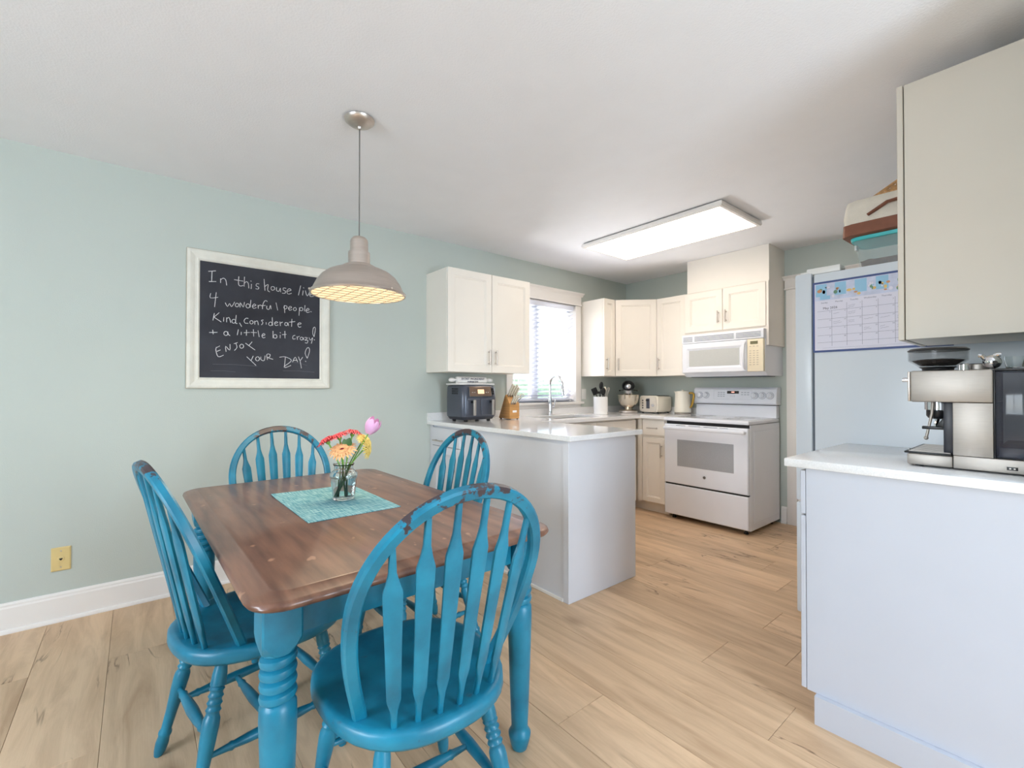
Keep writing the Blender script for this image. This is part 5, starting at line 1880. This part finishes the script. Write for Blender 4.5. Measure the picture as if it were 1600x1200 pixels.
# ================================================================== RIGHT SIDE: CABINETS, FRIDGE
L = (3.0, 2.26, 0.0)
t = thing('base_cabinet', 'white base cabinet with plain end panel at right, under the espresso machine', 'cabinet', L)
T_ = to_local(L)
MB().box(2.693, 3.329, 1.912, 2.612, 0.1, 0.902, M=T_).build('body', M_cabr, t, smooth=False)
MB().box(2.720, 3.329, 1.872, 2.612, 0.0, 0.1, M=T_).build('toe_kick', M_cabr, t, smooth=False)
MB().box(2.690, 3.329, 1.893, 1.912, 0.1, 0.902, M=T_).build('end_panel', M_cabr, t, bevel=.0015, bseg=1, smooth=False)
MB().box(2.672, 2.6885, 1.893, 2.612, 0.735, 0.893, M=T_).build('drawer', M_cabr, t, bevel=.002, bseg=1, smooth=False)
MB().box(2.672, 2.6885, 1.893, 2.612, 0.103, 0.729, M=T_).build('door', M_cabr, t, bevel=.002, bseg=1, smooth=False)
t = thing('countertop', 'speckled white quartz worktop at right, carrying the espresso machine', 'countertop', (3.0, 2.26, 0.903))
T_ = to_local((3.0, 2.26, 0.903))
MB().box(2.623, 3.329, 1.878, 2.622, 0.9031, CT, M=T_).build('slab', mat('speckled_quartz', (233, 234, 236), 0.1, var=0.06, scale=240, spec=.6), t, bevel=.003)
L = (3.1, 2.41, 1.375)
t = thing('wall_cabinet', 'large plain white wall cabinet at the right edge, above the espresso machine', 'cabinet', L)
T_ = to_local(L)
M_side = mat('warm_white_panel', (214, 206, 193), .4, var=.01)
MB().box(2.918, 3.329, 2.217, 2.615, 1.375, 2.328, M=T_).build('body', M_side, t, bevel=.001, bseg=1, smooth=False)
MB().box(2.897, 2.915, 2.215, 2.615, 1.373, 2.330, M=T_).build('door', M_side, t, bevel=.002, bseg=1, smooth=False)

FRL = (2.88, 3.05, 0.0)
t = thing('refrigerator', 'tall white refrigerator behind the right worktop, side facing the camera', 'refrigerator', FRL)
T_ = to_local(FRL)
MB().box(2.492, 3.25, 2.632, 3.47, 0.02, 1.765, M=T_).build('body', M_fridge, t, bevel=.004)
MB().box(2.481, 2.492, 2.642, 3.46, 0.05, 1.755, M=T_).build('door_seal', M_gasket, t, smooth=False)
MB().box(2.405, 2.481, 2.634, 3.468, 0.62, 1.778, M=T_).build('door', M_fridge, t, bevel=.008)
MB().box(2.405, 2.481, 2.634, 3.468, 0.05, 0.61, M=T_).build('freezer_drawer', M_fridge, t, bevel=.008)
MB().box(2.425, 2.475, 2.650, 2.70, 1.778, 1.788, M=T_).box(2.455, 2.60, 2.645, 2.72, 1.768, 1.800, M=T_).build('hinge_cover', M_whiteplastic, t, bevel=.004)
MB().cyl((2.610, 2.66, 1.768), (2.610, 2.66, 1.776), .006, seg=10, M=T_).build('screw', M_grey, t)
for (x_, y_) in ((2.55, 2.68), (3.2, 2.68), (2.55, 3.42), (3.2, 3.42)):
    MB().cyl((x_, y_, 0), (x_, y_, .021), .02, seg=12, M=T_).build('foot', M_black, t)
mb = MB()
for x_ in (2.392,):
    mb.tube([(2.405, 3.41, .75), (2.37, 3.41, .78), (2.365, 3.41, 1.1), (2.37, 3.41, 1.42), (2.405, 3.41, 1.45)], .011, 12, M=T_)
mb.build('door_handle', M_fridge, t)

# calendar on the fridge side
KL = (2.745, 2.631, 1.545)
t = thing('calendar', 'wall calendar with navy border and pictured strip on the fridge side', 'calendar', KL)
T_ = to_local(KL)
KX0, KX1, KZ0, KZ1 = 2.488, 3.00, 1.372, 1.722
MB().box(KX0, KX1, 2.6288, 2.6312, KZ0, KZ1, M=T_).build('border', M_navy, t, smooth=False)
MB().box(KX0 + .008, KX1 - .008, 2.6282, 2.6290, KZ0 + .010, KZ1 - .010, M=T_).build('page', M_paper, t, smooth=False)
def flat(x0, x1, z0, z1, m_, nm='print', y=2.6280):
    return MB().box(x0, x1, y - .0003, y, z0, z1, M=T_).build(nm, m_, t, smooth=False)
PH0, PH1 = 1.628, 1.711
flat(KX0 + .010, KX1 - .010, PH0, PH1, mat('pale_blue_picture_strip', (200, 206, 228), .5, var=.12, scale=30), 'picture_strip')
rn = random.Random(12)
cols = [M_sky, M_tan, M_yprint, M_gprint, M_bprint, M_sky, M_paper]
def blob(x_, z_, rx, rz_, m_, y):
    mbb = MB()
    mbb.prism([(x_ + rx * math.cos(2 * math.pi * i / 14), z_ + rz_ * math.sin(2 * math.pi * i / 14)) for i in range(14)], y, y + .0003, 'y', M=T_)
    return mbb.build('picture_patch', m_, t, smooth=False)


for k in range(6):     # pale blue rooms of the picture strip
    flat(KX0 + .014 + k * .08, KX0 + .06 + k * .08, PH0 + .02, PH1 - .002, M_sky, 'picture_patch', 2.6279)
for k in range(46):
    x_ = KX0 + .022 + rn.random() * .46
    z_ = PH0 + .012 + rn.random() * .05
    blob(x_, z_, rn.uniform(.003, .011), rn.uniform(.003, .010), rn.choice([M_sky, M_tan, M_yprint, M_gprint, M_bprint, M_tan, M_paper, M_paper]), 2.6276 - .0003 * (k % 5))
flat(KX0 + .032, KX0 + .075, PH0 + .004, PH0 + .022, M_sky, 'picture_patch', 2.6260)
cx = [2.508, 2.569, 2.630, 2.690, 2.750, 2.811, 2.872, 2.935]
gz = [1.575, 1.535, 1.495, 1.455, 1.420]
ln_ = MB()
for x_ in cx[1:]:
    ln_.box(x_ - .0005, x_ + .0005, 2.6276, 2.6280, 1.400, 1.606 if x_ > 2.6 else 1.575, M=T_)
for z_ in gz:
    ln_.box(cx[0], cx[-1] + .05, 2.6276, 2.6280, z_ - .0005, z_ + .0005, M=T_)
ln_.build('grid_lines', M_ink, t, smooth=False)
for k, nm in enumerate(['Sunday', 'Monday', 'Tuesday', 'Wednesday', 'Thursday', 'Friday', 'Saturday']):
    text_mesh('weekday', nm, .0098, M_ink, t, T_ @ frame_M((cx[0] + .030 + k * .0607, 2.6278, 1.616), (1, 0, 0)), .0002)
text_mesh('month_name', 'May 2026', .0155, M_inkd, t, T_ @ frame_M((2.562, 2.6278, 1.588), (1, 0, 0)), .0002)
hw = MB()
n_ = 0
dn = 1
for r_ in range(5):
    for k in range(7):
        if r_ == 0 and k < 2:
            continue
        xr = cx[0] + .0607 * (k + 1) - .007
        zt = (1.606 if r_ == 0 else gz[r_ - 1]) - .007
        text_mesh('day_number', str(dn), .008, M_ink, t, T_ @ frame_M((xr, 2.6278, zt), (1, 0, 0)), .0002)
        dn += 1
        if rn.random() < .75 and r_ < 4:
            for q_ in range(rn.choice((1, 2))):
                x_ = cx[0] + .0607 * k + .006
                z_ = zt - .010 - q_ * .008
                pts = [(x_ + i * .0035, 2.6279, z_ + rn.uniform(-.0018, .0018) + i * .0004) for i in range(rn.randint(6, 11))]
                hw.tube(pts, .00045, 4, M=T_)
hw.build('pen_notes', M_ink, t)
flat(2.530, 2.90, 1.392, 1.3926, M_ink, 'print')
flat(2.66, 2.78, 1.386, 1.3866, M_ink, 'print')

# things on top of the fridge
FT = 1.7655
SL = (2.81, 2.80, FT)
t = thing('storage_tub', 'clear plastic tub of brown kibble with teal lid on the fridge', 'tub', SL)
def tub(z, gx, gy, r=.04):
    return rrect(-gx, gx, -gy, gy, r, z, 6)
MB().loops([tub(.0, .150, .085), tub(.004, .154, .088), tub(.13, .172, .100), tub(.138, .178, .106), tub(.141, .178, .106), tub(.139, .170, .098), tub(.012, .150, .084)], cap=True).build('container', M_tub, t, sharp=50)
MB().loops([tub(.1415, .170, .098), tub(.1425, .184, .112), tub(.158, .186, .114), tub(.160, .176, .104), tub(.157, .166, .094)]).build('lid', M_teal, t)
MB().box(-.186, -.176, -.02, .02, .118, .15).build('clip', M_whiteplastic, t, bevel=.003)
kb = MB()
rings = [tub(.0135, .148, .082), tub(.045, .152, .086)]
kb.loops(rings, cap=False)
rn = random.Random(4)
vs_, fs_ = [], []
for i in range(21):
    for j in range(12):
        vs_.append((-.148 + .296 * i / 20, -.083 + .166 * j / 11, .044 + rn.uniform(-.004, .006)))
for i in range(20):
    for j in range(11):
        b_ = i * 12 + j
        fs_.append((b_, b_ + 12, b_ + 13, b_ + 1))
kb._add(vs_, fs_)
kb = kb.build('kibble', M_kibble, t)
kb['kind'] = 'stuff'
BZ = FT + .1605
t = thing('canvas_basket', 'cream canvas basket with brown leather base and handle on the teal lid', 'basket', (2.82, 2.80, BZ))
def bk(z, gx, gy, r=.04, seed=0):
    rn2 = random.Random(seed)
    return [(x + rn2.uniform(-.003, .003), y + rn2.uniform(-.003, .003), zz) for (x, y, zz) in rrect(-gx, gx, -gy, gy, r, z, 6)]
MB().loops([bk(0, .20, .115), bk(.006, .222, .128, seed=1), bk(.060, .222, .129, seed=2)]).build('leather_base', M_leather, t, sharp=60)
MB().loops([bk(.0605, .218, .126, seed=2), bk(.10, .220, .128, seed=3), bk(.14, .215, .124, seed=4), bk(.172, .205, .120, seed=5), bk(.176, .198, .113, seed=5), bk(.15, .196, .112)]).build('canvas_side', M_canvas, t, sharp=60)
MB().tube([(-.115, -.131, .088), (-.09, -.134, .100), (-.04, -.141, .125), (.02, -.143, .128), (.08, -.137, .115), (.115, -.131, .100)], [.013] * 6, 8, flat=.5).build('handle', M_leather, t)
t = thing('wicker_basket', 'tan woven wicker basket lid propped on the canvas basket', 'basket', (2.88, 2.81, BZ + .1765))
ww = MB()
# a woven fan-shaped panel, leaning: built of coils
for k in range(11):
    f = k / 10
    z_ = .004 + f * .115
    w_ = .20 * (1 - f) + .008
    ww.tube([(-.19 + f * .20, -.045 + .03 * f, z_), (-.19 + f * .20 + w_, -.055 + .03 * f, z_), (-.19 + f * .2 + 2 * w_ * .9, -.045 + .03 * f, z_)], .0062, 8)
for k in range(9):
    ww.tube([(-.19 + k * .042, -.052, .002), (.00 + k * .006, -.020, .122)], .003, 6)
ww.build('weave', M_wicker, t)
MB().tube([(-.2, -.045, 0.004), (-.1, -.032, .065), (.0, -.016, .126), (.05, -.02, .10), (.17, -.045, .004)], .0075, 8).build('rim', M_wicker, t)

# ================================================================== ESPRESSO MACHINE
EL = (3.10, 2.18, CT)
t = thing('espresso_machine', 'stainless steel espresso machine with bean hopper on the right worktop', 'coffee machine', EL)
T_ = to_local(EL)
Y0, Y1 = 2.022, 2.345
def ebox(nm, x0, x1, y0, y1, z0, z1, m_, parent=t, bev=.003, **k):
    return MB().box(x0, x1, y0, y1, z0, z1, M=T_).build(nm, m_, parent, bevel=bev, **k)
ebox('base', 3.066, 3.262, Y0, Y1, .938, .979, M_steel)
dtray = ebox('drip_tray', 2.952, 3.0655, Y0, Y1, .938, .975, M_steel, bev=.006)
ebox('drip_tray_lip', 2.944, 3.062, Y0 + .006, Y1 - .004, .975, .981, M_black, dtray, bev=.002)
for k in range(9):
    xa = 2.955
    ya = Y0 + .018 + k * .033
    MB().box(xa, 3.058, ya, ya + .010, .981, .983, M=T_).build('grate_bar', M_steel, dtray, smooth=False)
ebox('column', 3.066, 3.156, Y0, Y1, .9795, 1.1475, M_steel, bev=.002)
ebox('splash_back', 3.040, 3.0655, Y0 + .03, Y1 - .03, .982, 1.147, M_fryer_d, bev=.003)
ebox('head', 2.962, 3.157, Y0, Y1, 1.148, 1.252, M_steel, bev=.006)
fp = ebox('front_panel', 2.955, 2.9618, Y0 + .004, Y1 - .004, 1.150, 1.250, M_nickel, bev=.002)
MB().lathe([(.0, 0), (.022, 0), (.022, .004), (.018, .014), (0, .014)], 24, T_ @ Matrix.Translation((2.955, 2.18, 1.2)) @ Matrix.Rotation(R(-90), 4, 'Y'), cap=False).build('pressure_gauge', M_chrome, fp)
for y_ in (2.07, 2.11, 2.25, 2.29):
    MB().lathe([(.0, 0), (.010, 0), (.010, .004), (0, .005)], 16, T_ @ Matrix.Translation((2.955, y_, 1.215)) @ Matrix.Rotation(R(-90), 4, 'Y'), cap=False).build('button', M_chrome, fp)
MB().cyl((2.955, 2.05, 1.222), (2.938, 2.05, 1.222), .008, seg=12, M=T_).build('steam_knob', M_chrome, fp)
GX, GY = 3.018, 2.125
MB().lathe([(.030, 1.118), (.036, 1.120), (.036, 1.1478), (.030, 1.1478)], 28, T_ @ Matrix.Translation((GX, GY, 0))).build('group_head', M_chrome, t)
pf = MB().lathe([(.012, 1.088), (.026, 1.092), (.031, 1.10), (.031, 1.1178), (.02, 1.1178)], 24, T_ @ Matrix.Translation((GX, GY, 0))).build('portafilter', M_black, t)
MB().tube([(GX, GY - .01, 1.09), (GX - .004, GY - .014, 1.07), (GX - .004, GY - .014, 1.062)], .006, 8, M=T_).build('spout', M_chrome, pf)
MB().tube([(3.012, Y0 + .05, 1.1478), (3.010, Y0 + .05, 1.11), (3.003, Y0 + .048, 1.07), (2.996, Y0 + .045, 1.03)], [.0045, .0045, .004, .004], 10, M=T_).ball((2.995, Y0 + .045, 1.026), .0065, 10, 8, M=T_).build('steam_wand', M_steel, t)
MB().box(2.985, 3.045, Y0 + .04, Y0 + .056, 1.056, 1.066, M=T_).prism([(3.020, 1.066), (3.045, 1.105), (3.066, 1.105), (3.066, 1.066)], Y0 + .034, Y0 + .062, 'y', M=T_).build('wand_bracket', M_black, t, bevel=.002)
# water tank at the back
tk = MB().box(3.1585, 3.262, Y0 + .004, Y1 - .004, .9795, 1.247, M=T_).build('water_tank', M_smoke, t, bevel=.008)
MB().box(3.166, 3.255, Y0 + .012, Y1 - .012, .984, 1.015, M=T_).build('tank_filter_block', M_fryer_d, tk, bevel=.004)
ebox('tank_frame', 3.157, 3.1605, Y0 + .001, Y0 + .012, .98, 1.25, M_black, t, .001)
ebox('tank_lid', 3.1575, 3.264, Y0 + .002, Y1 - .002, 1.2472, 1.254, M_black, t, .002)
sw = ebox('power_switch', 3.183, 3.206, Y0 - .0015, Y0 + .001, .948, .958, M_black, t, .0005)
for x_ in (3.190, 3.199):
    MB().box(x_ - .002, x_ + .002, Y0 - .0022, Y0 - .001, .951, .955, M=T_).build('switch_mark', M_steel, sw, smooth=False)
for (x_, y_) in ((2.98, 2.05), (3.24, 2.05), (2.98, 2.32), (3.24, 2.32)):
    MB().cyl((x_, y_, CT), (x_, y_, .9385), .012, seg=12, M=T_).build('foot', M_black, t)
# bean hopper
HX, HY = 3.016, 2.14
hc = T_ @ Matrix.Translation((HX, HY, 0))
MB().lathe([(.040, 1.2525), (.042, 1.262), (.050, 1.2665)], 30, hc).build('hopper_collar', M_black, t)
ho = MB().lathe([(.048, 1.266), (.060, 1.276), (.077, 1.288), (.078, 1.292), (.078, 1.322), (.075, 1.322), (.075, 1.292), (.058, 1.280), (.046, 1.270), (.048, 1.266)], 40, hc, cap=False).build('hopper', M_hopper, t, sharp=50)
MB().lathe([(.0, 1.322), (.079, 1.322), (.080, 1.325), (.072, 1.331), (.0, 1.333)], 40, hc, cap=False).build('hopper_lid', M_black, ho)
MB().lathe([(.0, 1.272), (.045, 1.272), (.060, 1.283), (.068, 1.290), (.04, 1.294), (.0, 1.296)], 28, hc, cap=False).build('coffee_beans', mat('coffee_beans', (40, 26, 20), .4, var=.4, scale=200, bump=.6, bscale=160), ho)
# things resting on top
ZT = 1.2525
o = thing('tamper', 'chrome tamper standing beside the bean hopper on the espresso machine', 'tamper', (3.088, 2.075, ZT))
MB().lathe([(.0, 0), (.014, 0), (.014, .018), (.010, .021), (0, .021)], 20, cap=False).build('foot', M_chrome, o)
o = thing('dosing_cup', 'low dark-topped steel cup on the espresso machine, right of the tamper', 'cup', (3.116, 2.115, ZT))
MB().lathe([(.0, 0), (.022, 0), (.025, .002), (.026, .018), (.0235, .019), (.0, .018)], 24, cap=False).build('cup', M_steel, o)
MB().lathe([(.0, .0185), (.022, .0186), (.021, .021), (0, .022)], 24, cap=False).build('lid', M_black, o)
o = thing('portafilter_spout', 'round chrome double-spout fitting lying on top of the espresso machine', 'portafilter', (3.150, 2.085, 1.2545))
MB().ball((0, 0, .022), .022, 18, 12, 1.0).build('body', M_chrome, o)
MB().tube([(-.016, 0, .034), (-.022, -.002, .042), (-.03, -.002, .043)], [.007, .006, .006], 8).tube([(.006, 0, .04), (.012, 0, .045), (.02, 0, .044)], [.007, .006, .006], 8).build('spout', M_chrome, o)
MB().lathe([(0, 0), (.006, 0), (.006, .002), (0, .002)], 12, Matrix.Translation((.008, -.0195, .020)) @ Matrix.Rotation(R(100), 4, 'X'), cap=False).build('hole', M_black, o)
o = thing('shot_glass', 'small clear shot glass on the right end of the espresso machine', 'glass', (3.196, 2.14, 1.2545))
MB().lathe([(0, 0), (.018, 0), (.020, .003), (.025, .040), (.0235, .040), (.018, .007), (0, .006)], 28, cap=False).build('glass', M_glass, o)
